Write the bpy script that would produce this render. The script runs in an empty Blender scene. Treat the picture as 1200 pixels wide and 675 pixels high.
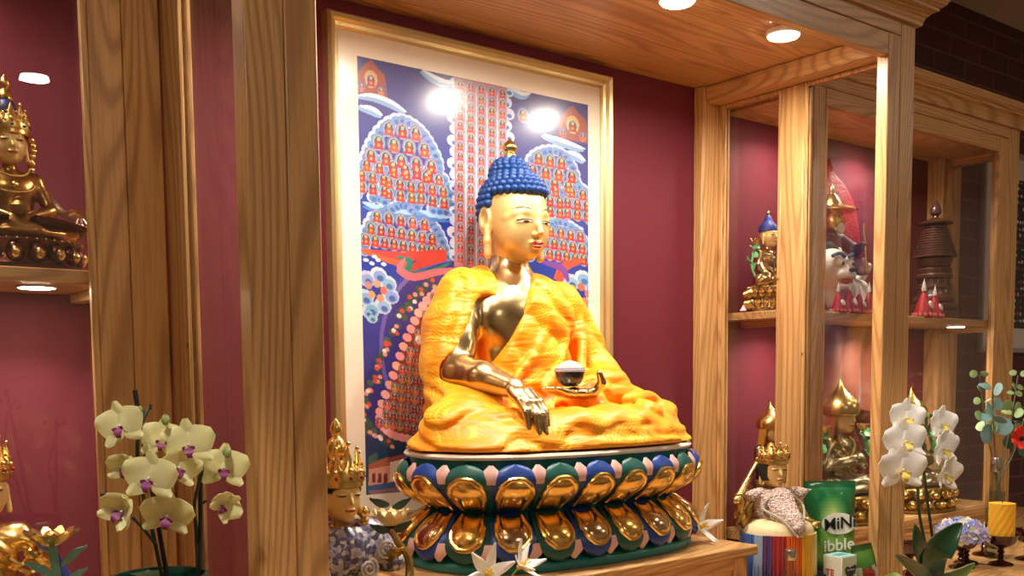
import bpy, bmesh, math, random
import numpy as np
from mathutils import Vector, Matrix, Euler
random.seed(7)
rng = np.random.default_rng(7)
PI = math.pi
COL = bpy.context.scene.collection
LIFT = 1.45            # the shrine is laid out about the camera's own height; everything is raised by this at the end

# ------------------------------------------------------------------ camera model (shared by placement and by the camera itself)
CAM = dict(f=1185.95, px=600.45, py=539.54, yaw=0.6631, pitch=-0.0815, roll=-0.0090, c=(-1.4507, -1.9545, -0.0060))
def cam_axes():
    cy, sy = math.cos(CAM['yaw']), math.sin(CAM['yaw']); cp, sp = math.cos(CAM['pitch']), math.sin(CAM['pitch'])
    fw = Vector((sy*cp, cy*cp, sp)); r = Vector((cy, -sy, 0)); u = r.cross(fw)
    c, s = math.cos(CAM['roll']), math.sin(CAM['roll'])
    return c*r + s*u, -s*r + c*u, fw
AX_R, AX_U, AX_F = cam_axes()
def at(x, y, Y):
    """point on the plane y = Y seen at photograph pixel (x, y)"""
    d = AX_F + AX_R*((x-CAM['px'])/CAM['f']) - AX_U*((y-CAM['py'])/CAM['f'])
    c = Vector(CAM['c']); return c + d*((Y-c.y)/d.y)

# ------------------------------------------------------------------ colours and materials
def lin(r, g, b):
    f = lambda v: (v/255/12.92) if v/255 <= 0.04045 else ((v/255+0.055)/1.055)**2.4
    return (f(r), f(g), f(b), 1.0)
MATS = {}
def nodes(m):
    m.use_nodes = True; return m.node_tree.nodes, m.node_tree.links
def mat(name, rgb, rough=0.5, metal=0.0, bump=0.0, bscale=60, coat=0.0, sheen=0.0, var=0.0, vscale=8, spec=0.5, emit=None, trans=0.0, coat_rough=0.1):
    if name in MATS: return MATS[name]
    m = bpy.data.materials.new(name); N, L = nodes(m); b = N['Principled BSDF']
    b.inputs['Base Color'].default_value = lin(*rgb); b.inputs['Roughness'].default_value = rough; b.inputs['Metallic'].default_value = metal
    b.inputs['Coat Weight'].default_value = coat; b.inputs['Coat Roughness'].default_value = coat_rough
    b.inputs['Sheen Weight'].default_value = sheen; b.inputs['Specular IOR Level'].default_value = spec
    b.inputs['Transmission Weight'].default_value = trans
    tc = N.new('ShaderNodeTexCoord')
    if var:
        nz = N.new('ShaderNodeTexNoise'); nz.inputs['Scale'].default_value = vscale; nz.inputs['Detail'].default_value = 4
        L.new(tc.outputs['Object'], nz.inputs['Vector'])
        mx = N.new('ShaderNodeMix'); mx.data_type = 'RGBA'
        mx.inputs['A'].default_value = tuple(c*(1-var) for c in lin(*rgb)[:3])+(1,); mx.inputs['B'].default_value = tuple(min(1, c*(1+var)) for c in lin(*rgb)[:3])+(1,)
        L.new(nz.outputs['Fac'], mx.inputs['Factor']); L.new(mx.outputs['Result'], b.inputs['Base Color'])
    if bump:
        nz = N.new('ShaderNodeTexNoise'); nz.inputs['Scale'].default_value = bscale; nz.inputs['Detail'].default_value = 3
        L.new(tc.outputs['Object'], nz.inputs['Vector'])
        bp = N.new('ShaderNodeBump'); bp.inputs['Strength'].default_value = bump; bp.inputs['Distance'].default_value = 0.004
        L.new(nz.outputs['Fac'], bp.inputs['Height']); L.new(bp.outputs['Normal'], b.inputs['Normal'])
    if emit:
        b.inputs['Emission Color'].default_value = lin(*emit[:3]); b.inputs['Emission Strength'].default_value = emit[3]
    MATS[name] = m; return m
def ramp(N, stops):
    r = N.new('ShaderNodeValToRGB'); e = r.color_ramp.elements
    while len(e) < len(stops): e.new(0.5)
    for k, (p, c) in enumerate(stops): e[k].position = p; e[k].color = c
    return r
def wood(name, axis, lo, hi, rough=0.42, ring=42.0):
    """oak-like board, grain along axis"""
    if name in MATS: return MATS[name]
    m = bpy.data.materials.new(name); N, L = nodes(m); b = N['Principled BSDF']; b.inputs['Roughness'].default_value = rough
    b.inputs['Coat Weight'].default_value = 0.15; b.inputs['Coat Roughness'].default_value = 0.25
    tc = N.new('ShaderNodeTexCoord'); oi = N.new('ShaderNodeObjectInfo')
    def stretched(lat, along, detail, dist=0.0):
        mp = N.new('ShaderNodeMapping'); s = [lat]*3; s['xyz'.index(axis)] = along; mp.inputs['Scale'].default_value = s
        L.new(tc.outputs['Object'], mp.inputs['Vector'])
        nz = N.new('ShaderNodeTexNoise'); nz.noise_dimensions = '4D'; nz.inputs['Scale'].default_value = 1.0
        nz.inputs['Detail'].default_value = detail; nz.inputs['Distortion'].default_value = dist
        mw = N.new('ShaderNodeMath'); mw.operation = 'MULTIPLY'; mw.inputs[1].default_value = 37.0
        L.new(oi.outputs['Random'], mw.inputs[0]); L.new(mw.outputs[0], nz.inputs['W'])
        L.new(mp.outputs['Vector'], nz.inputs['Vector']); return nz
    big = stretched(5.5, 0.55, 1.2); fine = stretched(330, 8.0, 2.0); mid = stretched(22, 1.2, 2)
    mu = N.new('ShaderNodeMath'); mu.operation = 'MULTIPLY'; mu.inputs[1].default_value = ring*2*PI; L.new(big.outputs['Fac'], mu.inputs[0])
    sn = N.new('ShaderNodeMath'); sn.operation = 'SINE'; L.new(mu.outputs[0], sn.inputs[0])
    r1 = ramp(N, [(0.0, (1, 1, 1, 1)), (0.55, (0.86, 0.86, 0.86, 1)), (1.0, (0.25, 0.25, 0.25, 1))])
    ad = N.new('ShaderNodeMath'); ad.operation = 'MULTIPLY_ADD'; ad.inputs[1].default_value = 0.5; ad.inputs[2].default_value = 0.5
    L.new(sn.outputs[0], ad.inputs[0]); L.new(ad.outputs[0], r1.inputs['Fac'])
    r2 = ramp(N, [(0.36, (0.6, 0.6, 0.6, 1)), (0.56, (1, 1, 1, 1))]); L.new(fine.outputs['Fac'], r2.inputs['Fac'])
    m1 = N.new('ShaderNodeMath'); m1.operation = 'MULTIPLY'; L.new(r1.outputs['Color'], m1.inputs[0]); L.new(r2.outputs['Color'], m1.inputs[1])
    m2 = N.new('ShaderNodeMath'); m2.operation = 'MULTIPLY_ADD'; m2.inputs[1].default_value = 0.78
    L.new(m1.outputs[0], m2.inputs[0])
    m3 = N.new('ShaderNodeMath'); m3.operation = 'MULTIPLY'; m3.inputs[1].default_value = 0.42; L.new(mid.outputs['Fac'], m3.inputs[0]); L.new(m3.outputs[0], m2.inputs[2])
    mx = N.new('ShaderNodeMix'); mx.data_type = 'RGBA'; mx.inputs['A'].default_value = lin(*lo); mx.inputs['B'].default_value = lin(*hi)
    L.new(m2.outputs[0], mx.inputs['Factor']); L.new(mx.outputs['Result'], b.inputs['Base Color'])
    bp = N.new('ShaderNodeBump'); bp.inputs['Strength'].default_value = 0.12; bp.inputs['Distance'].default_value = 0.002
    L.new(m1.outputs[0], bp.inputs['Height']); L.new(bp.outputs['Normal'], b.inputs['Normal'])
    MATS[name] = m; return m
def glass(name, tint=(1, 1, 1), rough=0.0, ior=1.45):
    if name in MATS: return MATS[name]
    m = bpy.data.materials.new(name); N, L = nodes(m); N.remove(N['Principled BSDF'])
    out = N['Material Output']; t = N.new('ShaderNodeBsdfTransparent'); t.inputs['Color'].default_value = (*tint, 1)
    g = N.new('ShaderNodeBsdfGlossy'); g.inputs['Roughness'].default_value = rough
    fr = N.new('ShaderNodeFresnel'); ge = N.new('ShaderNodeNewGeometry'); mi = N.new('ShaderNodeMapRange')
    mi.inputs['To Min'].default_value = ior; mi.inputs['To Max'].default_value = 1/ior; L.new(ge.outputs['Backfacing'], mi.inputs['Value']); L.new(mi.outputs['Result'], fr.inputs['IOR'])
    mx = N.new('ShaderNodeMixShader'); L.new(fr.outputs[0], mx.inputs[0]); L.new(t.outputs[0], mx.inputs[1]); L.new(g.outputs[0], mx.inputs[2])
    L.new(mx.outputs[0], out.inputs['Surface']); MATS[name] = m; return m
def attr_mat(name, rough=0.5, coat=0.0, coat_rough=0.1, metal=0.0):
    if name in MATS: return MATS[name]
    m = bpy.data.materials.new(name); N, L = nodes(m); b = N['Principled BSDF']
    a = N.new('ShaderNodeAttribute'); a.attribute_name = 'paint'; L.new(a.outputs['Color'], b.inputs['Base Color'])
    b.inputs['Roughness'].default_value = rough; b.inputs['Coat Weight'].default_value = coat; b.inputs['Coat Roughness'].default_value = coat_rough
    b.inputs['Metallic'].default_value = metal; MATS[name] = m; return m

OAK_LO, OAK_HI = (146, 100, 54), (216, 168, 108)
WZ = wood('oak_upright', 'z', OAK_LO, OAK_HI); WX = wood('oak_lengthwise', 'x', OAK_LO, OAK_HI); WY = wood('oak_crosswise', 'y', OAK_LO, OAK_HI)
BURG = mat('burgundy_cloth_panel', (104, 20, 38), 0.75, bump=0.05, bscale=400, var=0.06, vscale=3)
GLASS = glass('cabinet_glass', (0.97, 0.97, 0.97))
BRASS = mat('polished_brass', (204, 180, 132), 0.24, 1.0, var=0.08, vscale=14)
BRASS_OLD = mat('aged_brass', (176, 146, 84), 0.34, 1.0, bump=0.15, bscale=90, var=0.25, vscale=30)
GOLD = mat('bright_gold', (238, 204, 124), 0.26, 1.0, bump=0.06, bscale=120)
GILT = mat('matte_gilding', (230, 194, 126), 0.48, 0.45, var=0.06, vscale=10)
COPPER = mat('dark_copper', (104, 58, 46), 0.3, 1.0, var=0.2, vscale=25)

# ------------------------------------------------------------------ mesh building
class MB:
    def __init__(s): s.v = []; s.f = []; s.m = []; s.c = []
    def add(s, v, f, mi=0, M=None, col=None):
        n = len(s.v)
        for p in v:
            p = Vector(p); s.v.append(M @ p if M is not None else p)
        for q in f: s.f.append([i+n for i in q]); s.m.append(mi); s.c.append(col)
        return s
    def box(s, x0, x1, y0, y1, z0, z1, b=0.002, mi=0, M=None):
        x0, x1 = min(x0, x1), max(x0, x1); y0, y1 = min(y0, y1), max(y0, y1); z0, z1 = min(z0, z1), max(z0, z1)
        b = min(b, (x1-x0)*.4, (y1-y0)*.4, (z1-z0)*.4)
        c = Vector(((x0+x1)/2, (y0+y1)/2, (z0+z1)/2)); h = Vector(((x1-x0)/2, (y1-y0)/2, (z1-z0)/2))
        v = []; idx = {}
        for sx in (-1, 1):
            for sy in (-1, 1):
                for sz in (-1, 1):
                    for a in range(3):
                        p = Vector((sx*h.x, sy*h.y, sz*h.z))
                        for k in range(3):
                            if k != a: p[k] -= (sx, sy, sz)[k]*b
                        idx[(sx, sy, sz, a)] = len(v); v.append(c+p)
        f = []
        for a in range(3):
            o1, o2 = (a+1) % 3, (a+2) % 3
            for sg in (-1, 1):
                q = []
                for t1, t2 in ((-1, -1), (1, -1), (1, 1), (-1, 1)):
                    sgn = [0]*3; sgn[a] = sg; sgn[o1] = t1; sgn[o2] = t2; q.append(idx[(*sgn, a)])
                f.append(q if sg > 0 else q[::-1])
        for a in range(3):           # edges along axis a
            o1, o2 = (a+1) % 3, (a+2) % 3
            for t1 in (-1, 1):
                for t2 in (-1, 1):
                    A = [0]*3; B = [0]*3; A[a] = -1; B[a] = 1
                    for S in (A, B): S[o1] = t1; S[o2] = t2
                    q = [idx[(*A, o1)], idx[(*B, o1)], idx[(*B, o2)], idx[(*A, o2)]]
                    f.append(q if t1*t2 < 0 else q[::-1])
        for sx in (-1, 1):
            for sy in (-1, 1):
                for sz in (-1, 1):
                    q = [idx[(sx, sy, sz, k)] for k in range(3)]; f.append(q if sx*sy*sz > 0 else q[::-1])
        return s.add(v, f, mi, M)
    def lathe(s, prof, c=(0, 0, 0), seg=32, mi=0, M=None, sx=1, sy=1, caps=True):
        v = []; f = []; n = len(prof)
        for k in range(seg):
            a = 2*PI*k/seg
            for r, z in prof: v.append((c[0]+r*math.cos(a)*sx, c[1]+r*math.sin(a)*sy, c[2]+z))
        for k in range(seg):
            k2 = (k+1) % seg
            for i in range(n-1): f.append([k*n+i, k2*n+i, k2*n+i+1, k*n+i+1])
        if caps:
            if prof[0][0] > 1e-6: f.append([k*n for k in range(seg)][::-1])
            if prof[-1][0] > 1e-6: f.append([k*n+n-1 for k in range(seg)])
        return s.add(v, f, mi, M)
    def tube(s, pts, r, seg=8, mi=0, M=None, flat=1.0):
        pts = [Vector(p) for p in pts]; n = len(pts); rr = r if isinstance(r, (list, tuple)) else [r]*n
        v = []; f = []; up = None
        for i, p in enumerate(pts):
            t = (pts[min(i+1, n-1)]-pts[max(i-1, 0)]).normalized()
            if up is None: up = Vector((0, 0, 1)) if abs(t.z) < .9 else Vector((1, 0, 0))
            a = t.cross(up).normalized(); b = a.cross(t).normalized(); up = b
            for k in range(seg):
                w = 2*PI*k/seg; v.append(p+a*(math.cos(w)*rr[i])+b*(math.sin(w)*rr[i]*flat))
        for i in range(n-1):
            for k in range(seg):
                k2 = (k+1) % seg; f.append([i*seg+k, i*seg+k2, (i+1)*seg+k2, (i+1)*seg+k])
        f.append(list(range(seg))[::-1]); f.append([(n-1)*seg+k for k in range(seg)])
        return s.add(v, f, mi, M)
    def ball(s, c, r, seg=14, rings=8, mi=0, M=None):
        r = r if isinstance(r, (list, tuple)) else (r, r, r)
        v = [(c[0], c[1], c[2]-r[2])]; f = []
        for i in range(1, rings):
            t = -PI/2+PI*i/rings
            for k in range(seg):
                a = 2*PI*k/seg; v.append((c[0]+r[0]*math.cos(t)*math.cos(a), c[1]+r[1]*math.cos(t)*math.sin(a), c[2]+r[2]*math.sin(t)))
        v.append((c[0], c[1], c[2]+r[2])); top = len(v)-1
        for k in range(seg):
            k2 = (k+1) % seg; f.append([0, 1+k2, 1+k]); f.append([top, top-seg+k, top-seg+k2])
            for i in range(rings-2): f.append([1+i*seg+k, 1+i*seg+k2, 1+(i+1)*seg+k2, 1+(i+1)*seg+k])
        return s.add(v, f, mi, M)
    def prism(s, poly, y0, y1, mi=0, M=None, bev=0.0):
        """polygon in x,z (counter-clockwise seen from -y) extruded along y; bev rounds the front edge"""
        n = len(poly); v = []; f = []
        c = (sum(p[0] for p in poly)/n, sum(p[1] for p in poly)/n)
        ring = lambda k, y: [(c[0]+(x-c[0])*k, y, c[1]+(z-c[1])*k) for x, z in poly]
        layers = [(1, y1), (1, y0+bev*abs(1)), (1-bev*2/max(1e-6, max(abs(p[0]-c[0]) for p in poly)), y0)] if bev else [(1, y1), (1, y0)]
        for k, y in layers: v += ring(k, y)
        for i in range(len(layers)-1):
            for k in range(n):
                k2 = (k+1) % n; f.append([i*n+k, i*n+k2, (i+1)*n+k2, (i+1)*n+k])
        f.append(list(range(n))[::-1]); f.append([(len(layers)-1)*n+k for k in range(n)])
        return s.add(v, f, mi, M)
    def grid(s, fn, nu, nv, mi=0, thick=0.0, M=None, closed=False):
        """surface patch fn(u, v) -> point, u, v in 0..1; thick makes it a closed sheet"""
        P = [[Vector(fn(i/nu, j/nv)) for j in range(nv+1)] for i in range(nu+1)]
        v = [p for row in P for p in row]; w = nv+1
        f = [[i*w+j, (i+1)*w+j, (i+1)*w+j+1, i*w+j+1] for i in range(nu) for j in range(nv)]
        if thick:
            nrm = [Vector((0, 0, 0)) for _ in v]
            for q in f:
                nn = (v[q[2]]-v[q[0]]).cross(v[q[3]]-v[q[1]])
                for k in q: nrm[k] += nn
            o = len(v); v = v+[p-n_.normalized()*thick if n_.length > 0 else p for p, n_ in zip(v, nrm)]
            f = f+[[a+o for a in q[::-1]] for q in f]
            rim = [i*w for i in range(nu+1)]+[nu*w+j for j in range(1, w)]+[i*w+nv for i in range(nu-1, -1, -1)]+[j for j in range(nv-1, 0, -1)]
            for k in range(len(rim)):
                a, b = rim[k], rim[(k+1) % len(rim)]; f.append([b, a, a+o, b+o])
        return s.add(v, f, mi, M)
    def build(s, name, mats, parent=None, smooth=True, auto=40):
        me = bpy.data.meshes.new(name); me.from_pydata([tuple(p) for p in s.v], [], s.f)
        mats = mats if isinstance(mats, (list, tuple)) else [mats]
        for m in mats: me.materials.append(m)
        me.polygons.foreach_set('material_index', s.m)
        if any(c is not None for c in s.c):
            ca = me.color_attributes.new('paint', 'FLOAT_COLOR', 'CORNER'); arr = []
            for q, c in zip(s.f, s.c): arr += list(c or (1, 1, 1, 1))*len(q)
            ca.data.foreach_set('color', arr)
        me.update()
        if smooth:
            me.polygons.foreach_set('use_smooth', [True]*len(me.polygons))
            if auto: me.set_sharp_from_angle(angle=math.radians(auto))
        return link(name, me, parent)
def link(name, me, parent=None):
    o = bpy.data.objects.new(name, me); COL.objects.link(o)
    if parent is not None:
        o.parent = parent
        if parent.get('base') is not None: o.matrix_parent_inverse = Matrix.Translation(-Vector(parent['base']))
    return o
def tag(o, label=None, cat=None, group=None, kind=None):
    for k, v in (('label', label), ('category', cat), ('group', group), ('kind', kind)):
        if v: o[k] = v
    return o
def thing(name, label, cat, base=(0, 0, 0), group=None):
    """an Empty at the thing's base; parts under it are modelled in scene coordinates"""
    o = bpy.data.objects.new(name, None); o.empty_display_size = 0.02; COL.objects.link(o); o.location = base; o['base'] = tuple(base)
    return tag(o, label, cat, group)
def struct(o): o['kind'] = 'structure'; return o
def kids(o): return [c for c in bpy.data.objects if c.parent == o]
def dup(root, loc=None, rotz=None, scale=None, label=None, children=None):
    r = root.copy(); COL.objects.link(r)
    if loc is not None: r.location = loc
    if rotz is not None: r.rotation_euler = (0, 0, rotz)
    if scale is not None: r.scale = (scale,)*3 if not isinstance(scale, (tuple, list)) else scale
    if label: r['label'] = label
    for ch in kids(root):
        c = ch.copy(); COL.objects.link(c); c.parent = r
        for g in kids(ch):
            d = g.copy(); COL.objects.link(d); d.parent = c
    return r
def bez(pts, n=24):
    """smooth curve through points (Catmull-Rom)"""
    P = [Vector(p) for p in pts]; P = [P[0]*2-P[1]]+P+[P[-1]*2-P[-2]]; out = []
    m = len(P)-3
    for k in range(n+1):
        t = k/n*m; i = min(int(t), m-1); t -= i; a, b, c, d = P[i:i+4]
        out.append(0.5*((2*b)+(c-a)*t+(2*a-5*b+4*c-d)*t*t+(3*b-3*c+d-a)*t**3))
    return out

# ------------------------------------------------------------------ sculpting: blended distance fields -> one smooth surface
class Field:
    def __init__(s, lo, hi, h):
        s.lo = np.array(lo, float); s.h = h; s.n = np.ceil((np.array(hi)-s.lo)/h).astype(int)+1
        s.ax = [(s.lo[i]+h*np.arange(s.n[i])).astype(np.float32) for i in range(3)]
        s.F = np.full(tuple(s.n), 1.0, np.float32)
    def win(s, lo, hi):
        a = np.clip(np.floor((np.array(lo)-s.lo)/s.h).astype(int), 0, s.n-1); b = np.clip(np.ceil((np.array(hi)-s.lo)/s.h).astype(int)+1, 1, s.n)
        sl = tuple(slice(a[i], max(b[i], a[i]+1)) for i in range(3))
        return sl, s.ax[0][sl[0]][:, None, None], s.ax[1][sl[1]][None, :, None], s.ax[2][sl[2]][None, None, :]
    def mix(s, sl, d, k, mode):
        A = s.F[sl]
        if mode == 'u':
            if k > 0:
                t = np.clip(0.5+0.5*(A-d)/k, 0, 1); s.F[sl] = A*(1-t)+d*t-k*t*(1-t)
            else: s.F[sl] = np.minimum(A, d)
        else:
            if k > 0:
                t = np.clip(0.5-0.5*(A+d)/k, 0, 1); s.F[sl] = A*(1-t)-d*t+k*t*(1-t)
            else: s.F[sl] = np.maximum(A, -d)
        return s
    def cap(s, a, b, ra, rb=None, k=0.01, mode='u'):
        rb = ra if rb is None else rb; a = np.array(a, np.float32); b = np.array(b, np.float32); m = max(ra, rb)+k*1.5+2*s.h
        sl, X, Y, Z = s.win(np.minimum(a, b)-m, np.maximum(a, b)+m); ab = b-a; L2 = float(ab@ab)+1e-12
        t = np.clip(((X-a[0])*ab[0]+(Y-a[1])*ab[1]+(Z-a[2])*ab[2])/L2, 0, 1)
        d = np.sqrt((X-a[0]-t*ab[0])**2+(Y-a[1]-t*ab[1])**2+(Z-a[2]-t*ab[2])**2)-(ra+(rb-ra)*t)
        return s.mix(sl, d, k, mode)
    def path(s, pts, r, k=0.01, mode='u'):
        rr = r if isinstance(r, (list, tuple)) else [r]*len(pts)
        for i in range(len(pts)-1): s.cap(pts[i], pts[i+1], rr[i], rr[i+1], k, mode)
        return s
    def ell(s, c, r, k=0.01, mode='u', rot=None):
        c = np.array(c, np.float32); r = np.array(r, np.float32); m = (max(r) if rot is not None else r)+k*1.5+2*s.h
        sl, X, Y, Z = s.win(c-m, c+m); X, Y, Z = X-c[0], Y-c[1], Z-c[2]
        if rot is not None:
            R = np.array(Euler(rot).to_matrix().transposed(), np.float32)
            X, Y, Z = R[0, 0]*X+R[0, 1]*Y+R[0, 2]*Z, R[1, 0]*X+R[1, 1]*Y+R[1, 2]*Z, R[2, 0]*X+R[2, 1]*Y+R[2, 2]*Z
        k0 = np.sqrt((X/r[0])**2+(Y/r[1])**2+(Z/r[2])**2); k1 = np.sqrt((X/r[0]**2)**2+(Y/r[1]**2)**2+(Z/r[2]**2)**2)
        return s.mix(sl, k0*(k0-1)/np.maximum(k1, 1e-6), k, mode)
    def box(s, lo, hi, rad=0.005, k=0.01, mode='u'):
        lo = np.array(lo, np.float32); hi = np.array(hi, np.float32); m = k*1.5+2*s.h; sl, X, Y, Z = s.win(lo-m, hi+m); c = (lo+hi)/2; q = (hi-lo)/2-rad
        a, b, g = np.abs(X-c[0])-q[0], np.abs(Y-c[1])-q[1], np.abs(Z-c[2])-q[2]
        d = np.sqrt(np.maximum(a, 0)**2+np.maximum(b, 0)**2+np.maximum(g, 0)**2)+np.minimum(np.maximum(np.maximum(a, b), g), 0)-rad
        return s.mix(sl, d, k, mode)
    def fn(s, f, lo, hi, k=0.0, mode='u'):
        sl, X, Y, Z = s.win(lo, hi); return s.mix(sl, f(X, Y, Z).astype(np.float32), k, mode)
    def displace(s, f):
        X, Y, Z = s.ax[0][:, None, None], s.ax[1][None, :, None], s.ax[2][None, None, :]
        near = np.abs(s.F) < 0.05; D = np.broadcast_to(f(X, Y, Z), s.F.shape); s.F = np.where(near, s.F+D, s.F).astype(np.float32); return s
    def mesh(s, name, mats, parent=None, relax=2):
        F = np.pad(s.F, 1, constant_values=1.0); lo = s.lo-s.h; neg = F < 0; n = F.shape
        c8 = [neg[i:n[0]-1+i, j:n[1]-1+j, k:n[2]-1+k] for i in (0, 1) for j in (0, 1) for k in (0, 1)]
        cnt = sum(c.astype(np.int8) for c in c8); act = (cnt > 0) & (cnt < 8); idx = np.full(act.shape, -1, np.int64); cells = np.argwhere(act); idx[act] = np.arange(len(cells))
        P = np.zeros((len(cells), 3)); W = np.zeros(len(cells)); ci, cj, ck = cells.T
        for a in range(3):
            for u in (0, 1):
                for w in (0, 1):
                    o = [0, 0, 0]; o[(a+1) % 3] = u; o[(a+2) % 3] = w; e = o.copy(); e[a] = 1
                    f0 = F[ci+o[0], cj+o[1], ck+o[2]]; f1 = F[ci+e[0], cj+e[1], ck+e[2]]; cr = (f0 < 0) != (f1 < 0)
                    t = np.where(cr, f0/np.where(cr, f0-f1, 1), 0); q = np.array(o, float)[None, :].repeat(len(cells), 0); q[:, a] += t
                    P += np.where(cr[:, None], q, 0); W += cr
        V = (cells+P/W[:, None])*s.h+lo; faces = []
        for a in range(3):
            b, c = (a+1) % 3, (a+2) % 3; s0 = [slice(None)]*3; s1 = [slice(None)]*3; s0[a] = slice(0, n[a]-1); s1[a] = slice(1, n[a])
            A, B = neg[tuple(s0)], neg[tuple(s1)]; ed = np.argwhere(A != B); ed = ed[(ed[:, b] > 0) & (ed[:, c] > 0) & (ed[:, b] < n[b]-1) & (ed[:, c] < n[c]-1)]
            flip = A[ed[:, 0], ed[:, 1], ed[:, 2]]; q = []
            for u, w in ((1, 1), (0, 1), (0, 0), (1, 0)):
                g = ed.copy(); g[:, b] -= u; g[:, c] -= w; q.append(idx[g[:, 0], g[:, 1], g[:, 2]])
            q = np.stack(q, 1); faces.append(np.where(flip[:, None], q, q[:, ::-1]))
        Q = np.concatenate(faces)
        for _ in range(relax):
            S = np.zeros_like(V); D = np.zeros(len(V))
            for i in range(4):
                np.add.at(S, Q[:, i], V[Q[:, (i+1) % 4]]); np.add.at(S, Q[:, i], V[Q[:, i-1]]); np.add.at(D, Q[:, i], 2)
            V = V*0.5+0.5*S/np.maximum(D, 1)[:, None]
        me = bpy.data.meshes.new(name); me.vertices.add(len(V)); me.vertices.foreach_set('co', V.astype(np.float32).ravel())
        me.loops.add(Q.size); me.loops.foreach_set('vertex_index', Q.astype(np.int32).ravel()); me.polygons.add(len(Q))
        me.polygons.foreach_set('loop_start', np.arange(0, Q.size, 4, dtype=np.int32)); me.polygons.foreach_set('loop_total', np.full(len(Q), 4, np.int32))
        me.update(calc_edges=True); me.validate(); me.polygons.foreach_set('use_smooth', np.ones(len(me.polygons), bool))
        for m in (mats if isinstance(mats, (list, tuple)) else [mats]): me.materials.append(m)
        return link(name, me, parent)
# ------------------------------------------------------------------ the room
brick = bpy.data.materials.new('dark_brick'); N, L = nodes(brick); b = N['Principled BSDF']
tc = N.new('ShaderNodeTexCoord'); mp = N.new('ShaderNodeMapping'); mp.inputs['Rotation'].default_value = (PI/2, 0, 0)
L.new(tc.outputs['Object'], mp.inputs['Vector'])
bt = N.new('ShaderNodeTexBrick'); L.new(mp.outputs['Vector'], bt.inputs['Vector'])
bt.inputs['Color1'].default_value = lin(86, 40, 44); bt.inputs['Color2'].default_value = lin(70, 32, 38); bt.inputs['Mortar'].default_value = lin(104, 70, 68)
bt.inputs['Scale'].default_value = 1.0; bt.inputs['Brick Width'].default_value = 0.215; bt.inputs['Row Height'].default_value = 0.072; bt.inputs['Mortar Size'].default_value = 0.004
L.new(bt.outputs['Color'], b.inputs['Base Color']); b.inputs['Roughness'].default_value = 0.7
bp = N.new('ShaderNodeBump'); bp.inputs['Strength'].default_value = 0.4; bp.inputs['Distance'].default_value = 0.004; bp.invert = True
L.new(bt.outputs['Fac'], bp.inputs['Height']); L.new(bp.outputs['Normal'], b.inputs['Normal'])
plaster = mat('warm_plaster', (226, 212, 192), 0.9); carpet = mat('brown_carpet', (92, 64, 52), 0.95, bump=0.3, bscale=300)
ZF, ZC = -1.45, 1.34
struct(MB().box(-3.6, 5.6, -4.6, 0.15, ZF-.1, ZF, 0).build('floor', carpet, smooth=False))
struct(MB().box(-3.6, 5.6, -4.6, 0.15, ZC, ZC+.1, 0).build('ceiling', plaster, smooth=False))
struct(MB().box(-3.6, 5.6, .045, .15, ZF, ZC, 0).build('wall_back', brick, smooth=False))
struct(MB().box(-3.7, -3.6, -4.6, .15, ZF, ZC, 0).build('wall_left', plaster, smooth=False))
struct(MB().box(5.6, 5.7, -4.6, .15, ZF, ZC, 0).build('wall_right', plaster, smooth=False))
struct(MB().box(-3.6, 5.6, -4.7, -4.6, ZF, ZC, 0).build('wall_front', plaster, smooth=False))
CT = -0.555            # top of the long altar counter
ac = thing('altar_counter', 'long oak altar counter running under the whole shrine', 'counter', (0, -.45, ZF))
MB().box(-2.3, 2.75, -.98, .04, CT-.035, CT, .004).build('worktop', WX, ac)
MB().box(-2.27, 2.72, -.95, .04, ZF, CT-.035, .003).build('base_cabinet', WX, ac)

# ------------------------------------------------------------------ crown moulding swept round three sides
def crown(x0, x1, yf, yb, prof, name, parent, left=True, right=True):
    m = MB(); n = len(prof); v = []; f = []
    for i, (p, z) in enumerate(prof):
        v += [(x0-(p if left else 0), yb, z), (x0-(p if left else 0), yf-p, z), (x1+(p if right else 0), yf-p, z), (x1+(p if right else 0), yb, z)]
    for i in range(n-1):
        for k in range(3): f.append([i*4+k, i*4+k+1, (i+1)*4+k+1, (i+1)*4+k])
    f.append([(n-1)*4+k for k in range(4)]); f.append([k for k in range(4)][::-1])
    for side in (0, 3): f.append([i*4+side for i in range(n)] if side == 0 else [i*4+side for i in range(n)][::-1])
    m.add(v, f); return m.build(name, WX, parent, smooth=False)
def cove(z0, p0=0.0, s=1.0):
    return [(p0+a*s, z0+c*s) for a, c in ((.000, -.002), (.010, -.002), (.012, .006), (.016, .016), (.026, .026), (.036, .031), (.038, .031), (.038, .037), (.043, .039), (.050, .045), (.055, .054), (.055, .064))]

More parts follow.
